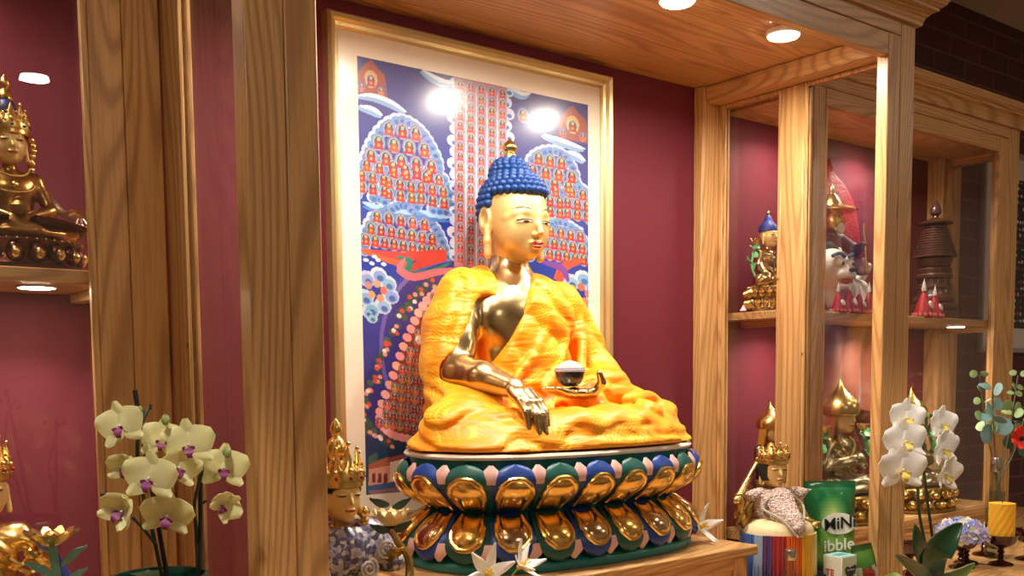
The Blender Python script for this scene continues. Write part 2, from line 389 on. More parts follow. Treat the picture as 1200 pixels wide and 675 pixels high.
# ------------------------------------------------------------------ the central niche
W_, YF, ZT = 0.85, -0.589, 0.79
ni = thing('shrine_niche', 'tall central oak shrine niche with burgundy back and glazed sides', 'cabinet', (0, -.3, CT))
MB().box(-.86, .86, 0, .025, CT, .815, .001).build('back_panel', BURG, ni)
MB().box(-.84, .84, -.575, 0, ZT, ZT+.02, .001).build('ceiling_panel', WX, ni)
MB().box(-.737, .737, YF, YF+.024, .7345, .7865, .002).build('lower_rail', WX, ni)
MB().box(-.789, .789, YF, YF+.024, .788, .8225, .002).build('upper_rail', WX, ni)
crown(-.85, .85, YF, -.3185, cove(.8225), 'crown_moulding', ni)
for s in (-1, 1):
    MB().box(s*.7895, s*.85, YF, YF+.04, CT, .8225, .002).build('corner_post', WZ, ni)
    MB().box(s*.737, s*.7885, YF, YF+.03, CT, .7875, .002).build('stile', WZ, ni)
    XI, XO = (.795, .816) if s > 0 else (.822, .845)
    MB().box(s*.726, s*(.798 if s > 0 else .821), -.030, -.0005, CT, ZT-.001, .002).build('rear_batten', WZ, ni)
    MB().box(s*XI, s*XO, -.044, -.0305, CT, ZT-.0455, .002).build('rear_post', WZ, ni)
    MB().box(s*XI, s*XO, -.314, -.244, CT, ZT-.0455, .002).build('middle_post', WZ, ni)
    MB().box(s*.741, s*XO, YF+.031, -.031, .745, ZT-.001, .002).build('side_rail', WY, ni)
    MB().box(s*XI, s*XO, YF+.041, -.031, CT, CT+.05, .002).build('side_sill', WY, ni)
    for y0, y1 in ((-.2435, -.0445), (YF+.0405, -.3145)):
        for xs in (XI+.001, XO-.0075):
            m = MB(); m.box(s*xs, s*(xs+.0065), y0, y0+.010, CT+.05, .744, .001).box(s*xs, s*(xs+.0065), y1-.010, y1, CT+.05, .744, .001).box(s*xs, s*(xs+.0065), y0+.010, y1-.010, .734, .744, .001)
            m.build('glazing_bead', WZ, ni)
        MB().box(s*(XI+.0085), s*(XI+.0125), y0, y1, CT+.05, .745, 0).build('glass_pane', GLASS, ni, smooth=False)
    for z in (.25, .05, -.2, -.42):
        MB().lathe([(0, .0), (.003, .0), (.0032, .0012), (0, .0016)], (0, 0, 0), 10, M=Matrix.Translation((XI+.001 if s > 0 else -.8446, -.2385 if z != .05 else -.3195, z)) @ Matrix.Rotation(-PI/2, 4, 'Y')).build('screw', BRASS_OLD, ni)

# ------------------------------------------------------------------ the two display cabinets set back on either side
ZB, ZS = -0.453, 0.173
def cabinet(s, label):
    YC = -.2614; E = 2.06
    c = thing('display_cabinet', label, 'cabinet', (s*1.45, -.13, CT))
    MB().box(s*.861, s*1.95, 0, .022, CT, .80, .001).build('back_panel', BURG, c)
    MB().box(s*.852, s*.911, YC, YC+.035, CT, .8115, .002).build('inner_post', WZ, c)
    MB().box(s*.912, s*.965, YC, YC+.028, CT, .7725, .002).build('stile', WZ, c)
    MB().box(s*1.931, s*1.989, YC, YC+.028, CT, .7725, .002).build('stile', WZ, c)
    MB().box(s*1.99, s*E, YC, YC+.035, CT, .8115, .002).build('corner_post', WZ, c)
    MB().box(s*1.94, s*E, -.06, 0, CT, .8115, .002).build('rear_post', WZ, c)
    MB().box(s*.966, s*1.93, YC, YC+.024, .724, .7725, .002).build('lower_rail', WX, c)
    MB().box(s*.912, s*1.989, YC, YC+.026, .7735, .8115, .002).build('upper_rail', WX, c)
    crown(*((-E, -.852) if s < 0 else (.852, E)), YC, 0, cove(.8115), 'crown_moulding', c, left=s < 0, right=s > 0)
    MB().box(s*.855, s*2.0, YC+.028, -.0005, .737, .752, .001).build('top_board', WX, c)
    MB().box(s*1.99, s*2.05, YC+.036, -.061, .72, .80, .002).build('side_rail', WY, c)
    MB().box(s*.848, s*2.03, YC-.012, -.0005, ZB-.028, ZB, .002).build('floor_board', WX, c)
    MB().box(s*.862, s*2.0, YC-.004, YC+.016, CT, ZB-.0285, .002).build('plinth_board', WX, c)
    MB().box(s*.862, s*2.01, YC-.010, YC-.0045, ZB-.050, ZB-.040, .001).build('plinth_bead', WX, c)
    MB().box(s*.848, s*2.0, YC+.028, -.0005, .151, ZS, .002).build('shelf', WX, c)
    for x in (.93, 1.965):
        MB().box(s*x-.012, s*x+.012, YC+.036, -.012, .134, .1505, .001).build('shelf_bracket', WY, c)
    for x0, x1 in ((.9655, .975), (1.921, 1.9305)): MB().box(s*x0, s*x1, YC-.0005, YC+.012, ZB+.001, .7235, .001).build('glazing_bead', WZ, c)
    MB().box(s*.966, s*1.93, YC+.0125, YC+.0165, ZB+.001, .724, 0).build('glass_pane', GLASS, c, smooth=False)
    MB().box(s*2.03, s*2.034, YC+.036, -.061, ZB+.001, .72, 0).build('side_glass', GLASS, c, smooth=False)
    return c
cabinet(-1, 'oak display cabinet behind the yellow orchids, holding the crowned seated figure')
cabinet(1, 'oak display cabinet holding the pointed-hat statues and the dark wooden stupa')

# ------------------------------------------------------------------ lamps: small round pucks
LENS = mat('lit_puck_lens', (255, 250, 240), 0.4, emit=(255, 236, 206, 70.0)); PUCK = mat('white_puck_body', (236, 230, 220), 0.4)
def puck(x, y, z, r, h, label, power, group, ang=125):
    t = thing('puck_light', label, 'lamp', (x, y, z), group)
    MB().lathe([(r*.98, 0), (r, -h*.15), (r, -h*.6), (r*.93, -h*.72)], (x, y, z), 32).build('housing', PUCK, t)
    MB().lathe([(0, -h*1.15), (r*.5, -h*1.1), (r*.82, -h*.92), (r*.915, -h*.7), (r*.915, -h*.55)][::-1], (x, y, z), 32).build('lens', LENS, t)
    ld = bpy.data.lights.new('puck_lamp', 'AREA'); ld.shape = 'DISK'; ld.size = r*1.6; ld.energy = power; ld.spread = math.radians(ang); ld.color = (1.0, 0.91, 0.78)
    lo = bpy.data.objects.new('puck_lamp', ld); COL.objects.link(lo); lo.parent = t; lo.matrix_parent_inverse = Matrix.Translation(-Vector((x, y, z)))
    lo.location = (x, y, z-h*1.5)
    return t
PN, PC = 5.1, 1.3
NL = [(-.535, 'lit round puck lamp in the niche ceiling, nearest the crowned figure with brocade shawl'), (-.178, 'lit round puck lamp in the niche ceiling, second from the left post'),
      (.178, 'lit round puck lamp in the niche ceiling, cut by the top of the picture'), (.535, 'lit round puck lamp in the niche ceiling, whole, nearest the glazed side')]
for x, lab in NL: puck(x, -.445, ZT-.001, .040, .018, lab, PN, 'puck lamps in the niche ceiling', 168)
puck(-1.03, -.15, .1505, .031, .004, 'flat lit puck lamp under the shelf that holds the crowned seated figure', PC*.8, 'puck lamps under the shelves', 112)
puck(1.79, -.200, .1505, .030, .004, 'flat lit puck lamp under the shelf below the wooden stupa', PC*.45, 'puck lamps under the shelves')
puck(1.46, -.17, .1505, .030, .004, 'added puck lamp under the shelf hidden behind the niche corner post', PC*1.9, 'puck lamps under the shelves', 150)  # added unseen lamp, brightens the large pointed-hat statue
puck(1.03, -.15, .1505, .030, .004, 'added hidden puck lamp under the shelf below the small blue-haired figure', PC*1.1, 'puck lamps under the shelves', 150)  # added lamp behind the middle post, lights the lower burgundy panel
puck(-1.22, -.13, .7365, .031, .008, 'lit puck lamp in the ceiling of the cabinet with the crowned seated figure', PC*1.4, 'puck lamps in the cabinet ceilings', 150)
puck(1.04, -.15, .7365, .031, .008, 'lit puck lamp in the cabinet ceiling over the small blue-haired figure', PC*1.5, 'puck lamps in the cabinet ceilings', 150)
puck(1.50, -.12, .7365, .031, .008, 'lit puck lamp in the cabinet ceiling behind the niche corner post', PC*1.7, 'puck lamps in the cabinet ceilings', 150)
for (x, y, lab, e) in ((-.28, -3.43, 'round recessed room downlight behind the camera facing the cabinet of the crowned figure', 13), (3.4, -2.67, 'round recessed room downlight in front of the brick wall', 22), (-1.55, -1.30, 'round recessed room downlight near the far end of the altar counter', 5), (1.5, -1.6, 'added round recessed downlight before the right-hand cabinet', 4)):  # last downlight is added for more light on the right-hand front
    t = thing('room_downlight', lab, 'lamp', (x, y, ZC), 'room downlights')
    MB().lathe([(.075, 0), (.075, -.004), (.06, -.008), (.058, -.002)], (x, y, ZC-.0005), 32).build('trim_ring', PUCK, t)
    MB().lathe([(.058, -.002), (.0, -.004)], (x, y, ZC-.0005), 32).build('lens', LENS, t)
    ld = bpy.data.lights.new('downlight_lamp', 'AREA'); ld.shape = 'DISK'; ld.size = .12; ld.energy = e; ld.color = (1.0, 0.86, 0.68)
    lo = bpy.data.objects.new('downlight_lamp', ld); COL.objects.link(lo); lo.parent = t; lo.matrix_parent_inverse = Matrix.Translation(-Vector((x, y, ZC))); lo.location = (x, y, ZC-.02)

def spot(x, y, tx, ty, tz, e, deg, label):  # added spotlights out of view that brighten the flowers and goblets
    t = thing('added_spotlight', label, 'lamp', (x, y, ZC), 'added spotlights out of view'); d = (Vector((tx, ty, tz))-Vector((x, y, ZC-.06))).normalized(); R = d.to_track_quat('-Z', 'Y').to_matrix().to_4x4(); M = Matrix.Translation((x, y, ZC-.06)) @ R
    MB().lathe([(.034, .05), (.036, .045), (.036, -.03), (.031, -.032), (.028, -.01), (0, -.008)], seg=28, M=M).build('can', PUCK, t); MB().lathe([(.05, 0), (.05, -.012), (.012, -.014), (.012, -.03)], (x, y, ZC-.0005), 24).build('mount', PUCK, t)
    ld = bpy.data.lights.new('added_spot_lamp', 'SPOT'); ld.energy = e; ld.spot_size = math.radians(deg); ld.spot_blend = .6; ld.shadow_soft_size = .03; ld.color = (1, .91, .78)
    lo = bpy.data.objects.new('added_spot_lamp', ld); COL.objects.link(lo); lo.parent = t; lo.matrix_parent_inverse = Matrix.Translation(-Vector((x, y, ZC))); lo.matrix_basis = Matrix.Translation(Vector((x, y, ZC-.06))+d*.05) @ R
spot(-1.35, -1.25, -1.0, -.66, -.14, 46, 17, 'added unseen spotlight aimed at the yellow orchids')
spot(.25, -1.35, .80, -.72, -.20, 42, 18, 'added unseen spotlight aimed at the white orchid')
spot(1.25, -1.25, 1.45, -.52, -.38, 22, 26, 'added unseen spotlight aimed at the candle and goblets')
# ------------------------------------------------------------------ plinth under the great statue
pl = thing('statue_plinth', 'low oak plinth carrying the lotus pedestal of the large golden statue', 'plinth', (-.02, -.27, CT))
TP = -.385
MB().box(-.425, .368, -.522, -.001, TP-.022, TP, .003).build('top_board', WX, pl)
MB().box(-.405, .348, -.500, -.02, CT, TP-.0225, .002).build('core', WX, pl)
for x0, x1 in ((-.405, -.36), (.303, .348), (-.05, -.005)): MB().box(x0, x1, -.506, -.4995, CT, TP-.0225, .001).build('stile', WZ, pl)
MB().box(-.3595, .3025, -.506, -.4995, TP-.05, TP-.023, .001).build('rail', WX, pl)
MB().box(-.445, -.4255, -.522, -.001, TP-.03, TP-.008, .003).build('edge_strip', WY, pl)

# ------------------------------------------------------------------ lotus pedestal
TEAL = mat('teal_paint', (36, 124, 120), 0.38, var=0.15, vscale=20); GREEN = mat('deep_green_paint', (20, 88, 82), 0.4, var=0.12, vscale=30); BLUE = mat('ultramarine_paint', (26, 66, 150), 0.38, var=0.12, vscale=30)
PINK = mat('pale_pink_paint', (226, 178, 170), 0.5, var=0.08, vscale=60); WHITE_EDGE = mat('white_painted_rim', (232, 224, 208), 0.5)
PGOLD = mat('petal_gold', (240, 200, 116), 0.24, 1.0, bump=0.1, bscale=90); PBRONZE = mat('petal_bronze', (216, 182, 140), 0.2, 1.0, bump=0.08, bscale=70)
LC = Vector((-.02, -.272, 0)); LA, LB, LN = .345, .202, 2.5
def oval(sc=1.0, off=0.0, n=240):
    """points and outward normals of a super-ellipse, by equal arc length from the front middle, going to +x"""
    M = 4000; th = np.linspace(0, 2*PI, M+1)-PI/2; c, s = np.cos(th), np.sin(th)
    a, b = LA*sc+off, LB*sc+off
    x = a*np.sign(c)*np.abs(c)**(2/LN); y = b*np.sign(s)*np.abs(s)**(2/LN)
    d = np.r_[0, np.cumsum(np.hypot(np.diff(x), np.diff(y)))]; t = np.linspace(0, d[-1], n+1)
    return np.interp(t, d, x), np.interp(t, d, y), d[-1]
OX, OY, PER = oval(n=2000)
def oval_at(s):
    """s in turns -> position, outward normal"""
    k = (s % 1.0)*2000; i = int(k); f = k-i; j = (i+1) % 2000
    p = Vector((OX[i]*(1-f)+OX[j]*f, OY[i]*(1-f)+OY[j]*f, 0)); i0, i1 = (i-12) % 2000, (i+13) % 2000
    t = Vector((OX[i1]-OX[i0], OY[i1]-OY[i0], 0)).normalized(); return p, Vector((t.y, -t.x, 0))
def oval_loft(prof, name, m, parent, seg=160):
    """prof: (offset outward, z)"""
    mb = MB(); v = []; f = []; n = len(prof)
    for k in range(seg):
        p, nn = oval_at(k/seg)
        for o, z in prof: q = LC+p+nn*o; v.append((q.x, q.y, z))
    for k in range(seg):
        k2 = (k+1) % seg
        for i in range(n-1): f.append([k*n+i, k2*n+i, k2*n+i+1, k*n+i+1])
    f.append([k*n for k in range(seg)][::-1]); f.append([k*n+n-1 for k in range(seg)])
    return mb.add(v, f).build(name, m, parent)
lp = thing('lotus_pedestal', 'oval lotus pedestal with two rows of blue and green petals under the large golden statue', 'pedestal', (-.02, -.27, TP))
oval_loft([(-.01, TP), (.0, TP+.001), (.003, TP+.008), (.002, TP+.016), (-.004, TP+.022), (-.02, TP+.034), (-.026, TP+.06), (-.045, TP+.10), (-.062, TP+.115)], 'foot', TEAL, lp)
oval_loft([(-.064, TP+.113), (-.064, TP+.118), (-.05, TP+.125), (-.032, TP+.15), (-.018, TP+.18), (-.012, TP+.205), (-.008, TP+.222)], 'drum', TEAL, lp)
oval_loft([(-.008, TP+.2205), (.0, TP+.222), (.003, TP+.227), (.0, TP+.2315), (-.01, TP+.232)], 'rim', WHITE_EDGE, lp)
ZW = TP+.1165
up_off = lambda b: -.058+.05*math.sin(min(1, b*1.15)*PI/2)+.024*math.sin(b*PI*.9)
up_z = lambda b: ZW+.002+.096*b
lo_off = lambda b: -.058+.062*math.sin(b*PI/2)+.012*math.sin(b*PI)
lo_z = lambda b: ZW-.002-.092*b**1.05
def petal(s0, wid, offf, zf, mcol, mgold, parent):
    half = lambda b: wid/2*(0.80+.20*math.sin(min(1, b*1.6)*PI/2))*math.sqrt(max(0.0, 1-max(0, (b-.42)/.58)**2.3))
    def surf(a, b, extra, hw): 
        p, n_ = oval_at(s0+a*hw/PER); q = LC+p+n_*(offf(b)+extra); return Vector((q.x, q.y, zf(b)))
    def sheet(u, v):
        b = 1-(1-v)**1.35; a = u*2-1; hw = half(b)
        return surf(a, b, .010-.006*abs(a)**3, hw)
    up = zf(1) > zf(0)
    P = MB().grid(sheet if up else (lambda u, v: sheet(1-u, v)), 14, 14, thick=.012).build('petal', mcol, parent)
    b0, b1 = .05, .70
    hg = lambda t: wid*.335*math.sqrt(max(0, 1-max(0, (t-.38)/.62)**2.4))*(.82+.18*math.sin(min(1, t*2)*PI/2))
    def dome(u, v):
        a = u*2-1; t = 1-(1-v)**1.4; b = b0+(b1-b0)*t
        return surf(a, b, .0105+.016*math.sqrt(max(0, 1-a*a))*math.sin(min(1, (1-t)*1.25+.03)*PI/2)*(.35+.65*math.sin(min(1, t*2+.3)*PI/2)), hg(t))
    MB().grid(dome if up else (lambda u, v: dome(1-u, v)), 14, 14, thick=.006).build('boss', mgold, P)
    rim = []
    for k in range(13): t = k/12*.92; rim.append(surf(-1.06, b0+(b1-b0)*t, .0115, hg(t)))
    for k in range(1, 8): a = -1.06+2.12*k/8; t = .92+.10*math.sqrt(max(0, 1-(a/1.06)**2)); rim.append(surf(a*hg(.92)/max(hg(.92), 1e-4), b0+(b1-b0)*t, .0115, hg(.92)))
    for k in range(12, -1, -1): t = k/12*.92; rim.append(surf(1.06, b0+(b1-b0)*t, .0115, hg(t)))
    MB().tube(rim, .0052, 8).build('gold_rim', PGOLD, P)
NP = 20
PH = .3
for k in range(NP):
    s0 = (k+PH)/NP; col = GREEN if k % 2 == 0 else BLUE
    petal(s0, PER/NP*1.04, up_off, up_z, col, PGOLD, lp); petal(s0-.03/NP, PER/NP*1.02, lo_off, lo_z, GREEN if k % 2 == 0 else BLUE, PBRONZE if k % 2 else PGOLD, lp)
    for offf, zf, sh in ((up_off, up_z, .5), (lo_off, lo_z, .35)):
        def tip(u, v, offf=offf, zf=zf, sh=sh):
            a = u*2-1; b = .60+.38*v; p, n_ = oval_at(s0+sh/NP+a*.020*(1 if v < .55 else (1-v)/.45*.8+.2)/PER); q = LC+p+n_*(offf(min(b, 1))+.003+.004*(1-a*a)); return Vector((q.x, q.y, zf(b)))
        up = zf(1) > zf(0)
        MB().grid(tip if up else (lambda u, v: tip(1-u, v)), 6, 8, thick=.008).build('inner_petal', PINK, lp)
# ------------------------------------------------------------------ the great seated statue
SX = -.02
bu = thing('seated_statue', 'large golden seated statue with blue curled hair in a saffron robe', 'statue', (SX, -.25, TP+.232))
ZSEAT = TP+.2325
def sym(f, *a):
    for s in (-1, 1): f(s, *a)
H = .0026
F = Field((-.30, -.475, -.148), (.20, -.02, .50), .0032)
# trunk
F.ell((SX, -.122, .115), (.128, .082, .125), .02).ell((SX, -.135, -.02), (.105, .09, .15), .04)
F.cap((SX-.135, -.112, .158), (SX+.135, -.112, .158), .046, None, .05)
F.ell((SX-.055, -.172, .12), (.062, .03, .05), .03).ell((SX+.055, -.172, .12), (.062, .03, .05), .03)
F.cap((SX, -.118, .29), (SX, -.113, .19), .041, .05, .03)
# bare arm reaching down over the shin
EL = (-.218, -.185, .008); WR = (-.186, -.338, -.026)
F.path([(-.160, -.122, .152), (-.192, -.156, .07), EL], [.046, .040, .036], .015).path([EL, (-.206, -.262, -.004), WR], [.037, .033, .022], .012)
F.ell((-.189, -.372, -.045), (.033, .034, .014), .012, rot=(.65, .1, .1))
fing = [(-.214, -.395, -.052, .9), (-.199, -.405, -.055, 1.0), (-.184, -.408, -.056, 1.02), (-.170, -.402, -.054, .84)]
for x, y, z, l in fing:
    F.path([(x*.97-.005, y+.03, z+.022), (x, y, z), (x+.001, y-.022*l, z-.024*l), (x+.002, y-.030*l, z-.062*l)], [.0092, .0085, .0078, .0062], .004)
F.path([(-.166, -.352, -.035), (-.150, -.375, -.054), (-.150, -.392, -.076)], [.011, .009, .007], .006)
# open hand in the lap, palm up
F.ell((.005, -.322, -.040), (.046, .032, .014), .012)
for j, (dy, l) in enumerate(((-.352, .85), (-.338, 1.0), (-.322, 1.0), (-.307, .86))):
    F.path([(-.03, dy, -.040), (-.055, dy-.002, -.037), (-.055-.030*l, dy-.003, -.030)], [.0085, .0078, .006], .004)
F.path([(.035, -.345, -.036), (.042, -.358, -.018), (.030, -.362, .002)], [.011, .009, .007], .006)
F.cap((.10, -.285, -.035), (.04, -.318, -.04), .026, .02, .012)
body = F.mesh('body', BRASS, bu, 2)
# head: finer field
F = Field((SX-.10, -.25, .235), (SX+.10, -.03, .47), .0021)
hx, hy = SX, -.135
F.ell((hx, hy, .365), (.069, .080, .082), .01).ell((hx, hy-.024, .318), (.051, .058, .066), .035).ell((hx, hy-.058, .276), (.022, .018, .017), .022)
sym(lambda s: F.ell((hx+s*.032, hy-.042, .310), (.022, .026, .032), .02))
F.cap((hx, -.113, .31), (hx, -.112, .235), .041, .043, .022)
sym(lambda s: F.path([(hx+s*.008, hy-.078, .349), (hx+s*.024, hy-.076, .354), (hx+s*.044, hy-.062, .350), (hx+s*.056, hy-.044, .342)], [.002, .002, .002, .002], .012))
F.path([(hx, hy-.080, .350), (hx, hy-.089, .327), (hx, hy-.096, .309)], [.0045, .005, .0068], .007)
sym(lambda s: F.ell((hx+s*.0075, hy-.085, .3055), (.0052, .0065, .0045), .005))
sym(lambda s: F.ell((hx+s*.0275, hy-.066, .335), (.0185, .0110, .0120), .006))
sym(lambda s: F.ell((hx+s*.008, hy-.081, .288), (.011, .007, .0042), .003)); F.ell((hx, hy-.080, .280), (.013, .008, .0045), .003)
F.ell((hx, hy-.088, .2845), (.018, .006, .0012), .001, 's')
for s in (-1, 1):
    F.ell((hx+s*.072, hy+.012, .342), (.009, .020, .032), .006).ell((hx+s*.079, hy+.008, .346), (.006, .011, .018), .005, 's')
    F.path([(hx+s*.073, hy+.002, .322), (hx+s*.076, hy-.002, .295), (hx+s*.075, hy-.002, .266)], [.0088, .0082, .0095], .006)
F.fn(lambda X, Y, Z: np.abs(Z-.266-.0*X)*0+np.sqrt((Y+.112)**2+(X-hx)**2)*0+1.0, (hx-.1, -.2, .24), (hx+.1, -.05, .25), 0)
head = F.mesh('head', GILT, bu, 2)
# painted details lie just proud of the sculpted face
WHITE = mat('eye_white_paint', (222, 206, 172), 0.6); INK = mat('brow_ink', (62, 40, 24), 0.5); LIP = mat('red_lip_paint', (186, 58, 40), 0.4)
dgv = None
from mathutils.bvhtree import BVHTree
def tree(o): return BVHTree.FromPolygons([v.co.copy() for v in o.data.vertices], [tuple(p.vertices) for p in o.data.polygons])
def onface(T, x, z, eps=.0006, y0=-.5, dy=1):
    h = T.ray_cast(Vector((x, y0, z)), Vector((0, dy, 0)))
    return (h[0]+h[1]*eps) if h[0] is not None else Vector((x, -.2, z))
T = tree(head)
def face_strip(pts, wid, name, m, parent, eps=.0008):
    """painted stroke following the surface: pts (x, z), wid half-heights"""
    mb = MB(); n = len(pts); v = []; f = []
    for (x, z), w_ in zip(pts, wid): v += [onface(T, x, z+w_, eps), onface(T, x, z, eps*1.5), onface(T, x, z-w_, eps)]
    for i in range(n-1):
        for k in (0, 1): f.append([i*3+k, i*3+k+1, (i+1)*3+k+1, (i+1)*3+k])
    return mb.add(v, f).build(name, m, parent)
for s in (-1, 1):
    n = 15; xs = [hx+s*(.012+.034*i/(n-1)) for i in range(n)]
    face_strip([(x, .3325+.0016*math.sin(i/(n-1)*PI*1.5)) for i, x in enumerate(xs)], [.0021*math.sin(i/(n-1)*PI)**.7+.0001 for i in range(n)], 'eye', WHITE, head)
    face_strip([(hx+s*(.0215+.013*i/8), .3328) for i in range(9)], [.0024*math.sqrt(max(.01, 1-((i-4)/4)**2)) for i in range(9)], 'iris', INK, head, .0013)
    face_strip([(x,   .3345+.0022*math.sin(i/(n-1)*PI)+.0008) for i, x in enumerate(xs)], [.0010]*n, 'eyelid_line', INK, head, .0012)
    face_strip([(hx+s*(.008+.044*i/(n-1)), .3545+.0085*math.sin((i/(n-1))**.8*PI*.78)) for i in range(n)], [.0003+.0010*math.sin(i/(n-1)*PI) for i in range(n)], 'eyebrow', INK, head, .0010)
n = 15
face_strip([(hx-.0175+.035*i/(n-1), .2878+.0010*math.cos((i/(n-1)-.5)*4*PI)*-1) for i in range(n)], [.0003+.0028*math.sin(i/(n-1)*PI) for i in range(n)], 'upper_lip', LIP, head, .0008)
face_strip([(hx-.0135+.027*i/(n-1), .2802) for i in range(n)], [.0003+.0031*math.sin(i/(n-1)*PI) for i in range(n)], 'lower_lip', LIP, head, .0008)
# curls: rows of small knobs over skull and top-knot
HAIR = mat('blue_hair_paint', (16, 62, 130), 0.45, var=0.1, vscale=40)
mb = MB(); hz = .372
def curl(p, n_, r): 
    q = n_.to_track_quat('Z', 'Y').to_matrix().to_4x4(); mb.lathe([(r*1.08, -r*.5), (r*1.02, r*.15), (r*.72, r*.62), (r*.34, r*.92), (0, r*1.0)], seg=9, M=Matrix.Translation(p) @ q, caps=False)
sk = (.073, .084, .085)
cv = MB(); cv.ball((hx, hy, hz), (sk[0]-.001, sk[1]-.001, sk[2]-.001), 48, 32)
def hairline(x, y): 
    fr = -(y-hy)/max(.02, math.hypot(x-hx, y-hy)); return .396+.006*fr if fr > .25 else .396-.07*(.25-fr) if fr > -.35 else .340
for q in cv.v:
    if q.z < hairline(q.x, q.y): q.x = hx+(q.x-hx)*.86; q.y = hy+(q.y-hy)*.86
mb.add(cv.v, cv.f)
mb.ball((hx, hy+.012, .448), (.040, .040, .036), 20, 12)
for i in range(12):
    ph = math.radians(-24+i*9.4); r_ = math.cos(ph); cnt = max(1, int(round(2*PI*r_*.078/.0158)))
    for k in range(cnt):
        a = 2*PI*(k+.5*(i % 2))/cnt; d = Vector((math.cos(a)*r_, math.sin(a)*r_, math.sin(ph)))
        p = Vector((hx+sk[0]*d.x, hy+sk[1]*d.y, hz+sk[2]*d.z))
        if p.z < hairline(p.x, p.y)-.001: continue
        curl(p, Vector((d.x/sk[0], d.y/sk[1], d.z/sk[2])).normalized(), .0096)
for i in range(6):
    ph = math.radians(0+i*16.5); r_ = math.cos(ph); cnt = max(1, int(round(2*PI*r_*.042/.0150)))
    for k in range(cnt):
        a = 2*PI*(k+.5*(i % 2))/cnt; d = Vector((math.cos(a)*r_, math.sin(a)*r_, math.sin(ph)))
        curl(Vector((hx+.042*d.x, hy+.012+.042*d.y, .448+.036*d.z)), d, .0090)
hairo = mb.build('hair', HAIR, bu)
# cut the hair core away from the face by a tighter cap: the core ellipsoid sits inside the skull in front
MB().lathe([(.016, -.014), (.0150, .001), (.0115, .004), (.0115, .006), (.0155, .009), (.0178, .013), (.0180, .017), (.0165, .021), (.0130, .0255), (.0085, .0295), (.0040, .0330), (.0015, .0355), (0, .037)], (hx, hy+.012, .493), 24).build('finial', GOLD, bu)

# robe --------------------------------------------------------------------------------------------
ROBE = bpy.data.materials.new('saffron_brocade'); N, L = nodes(ROBE); b = N['Principled BSDF']
tc = N.new('ShaderNodeTexCoord'); mp = N.new('ShaderNodeMapping'); mp.inputs['Rotation'].default_value = (1.1, .35, .5); L.new(tc.outputs['Object'], mp.inputs['Vector'])
bt = N.new('ShaderNodeTexBrick'); L.new(mp.outputs['Vector'], bt.inputs['Vector']); bt.inputs['Scale'].default_value = 1; bt.inputs['Brick Width'].default_value = .009; bt.inputs['Row Height'].default_value = .0045; bt.inputs['Mortar Size'].default_value = .0008; bt.offset = .33; bt.squash = .6; bt.squash_frequency = 3
bt.inputs['Color1'].default_value = (0, 0, 0, 1); bt.inputs['Color2'].default_value = (0, 0, 0, 1); bt.inputs['Mortar'].default_value = (1, 1, 1, 1)
nz = N.new('ShaderNodeTexNoise'); nz.inputs['Scale'].default_value = 16; L.new(tc.outputs['Object'], nz.inputs['Vector'])
rp = ramp(N, [(.44, (0, 0, 0, 1)), (.58, (1, 1, 1, 1))]); L.new(nz.outputs['Fac'], rp.inputs['Fac'])
ml = N.new('ShaderNodeMath'); ml.operation = 'MULTIPLY'; L.new(bt.outputs['Color'], ml.inputs[0]); L.new(rp.outputs['Color'], ml.inputs[1])
mx = N.new('ShaderNodeMix'); mx.data_type = 'RGBA'; mx.inputs['A'].default_value = lin(250, 148, 2); mx.inputs['B'].default_value = lin(250, 196, 40); L.new(ml.outputs[0], mx.inputs['Factor'])
L.new(mx.outputs['Result'], b.inputs['Base Color']); b.inputs['Roughness'].default_value = .42; b.inputs['Sheen Weight'].default_value = .35; b.inputs['Sheen Tint'].default_value = lin(255, 220, 110)
bp = N.new('ShaderNodeBump'); bp.inputs['Strength'].default_value = .25; bp.inputs['Distance'].default_value = .001; L.new(ml.outputs[0], bp.inputs['Height'])
mp2 = N.new('ShaderNodeMapping'); mp2.inputs['Rotation'].default_value = (.3, .7, .2); mp2.inputs['Scale'].default_value = (9, 9, 38); L.new(tc.outputs['Object'], mp2.inputs['Vector']); wn = N.new('ShaderNodeTexNoise'); wn.inputs['Scale'].default_value = 1; wn.inputs['Detail'].default_value = 2.5; wn.inputs['Distortion'].default_value = .8; L.new(mp2.outputs['Vector'], wn.inputs['Vector'])
b2 = N.new('ShaderNodeBump'); b2.inputs['Strength'].default_value = .55; b2.inputs['Distance'].default_value = .012; L.new(wn.outputs['Fac'], b2.inputs['Height']); L.new(b2.outputs['Normal'], bp.inputs['Normal']); L.new(bp.outputs['Normal'], b.inputs['Normal'])
F = Field((-.40, -.50, ZSEAT+.004), (.39, .0, .26), .0040)
g = .013
# trunk wrap, covered shoulder and arm
F.ell((SX, -.122, .115), (.128+g, .082+g, .125+g*.4), .02).ell((SX+.01, -.135, -.02), (.120+g, .10+g, .15), .05)
F.cap((SX-.13, -.105, .150), (SX+.13, -.112, .158), .050, .055, .05)
F.path([(.135, -.112, .150), (.178, -.13, .06), (.205, -.165, -.01)], [.060, .056, .052], .03).path([(.205, -.165, -.01), (.15, -.25, -.035), (.06, -.30, -.05)], [.055, .050, .040], .03)
F.path([(.16, -.08, .12), (.20, -.10, .0), (.22, -.13, -.08)], [.05, .055, .06], .04)
# drape hanging from the bare-arm shoulder, behind and outside the arm
F.path([(-.08, -.105, .205), (-.145, -.115, .170), (-.186, -.130, .10), (-.212, -.145, .02), (-.218, -.17, -.05), (-.225, -.21, -.11)], [.034, .062, .062, .058, .05, .05], .02)
F.ell((SX+.055, -.172, .12), (.080, .050, .075), .03)
F.path([(SX-.05, -.06, .2), (-.14, -.06, .1), (-.15, -.08, -.08)], [.045, .06, .07], .04)
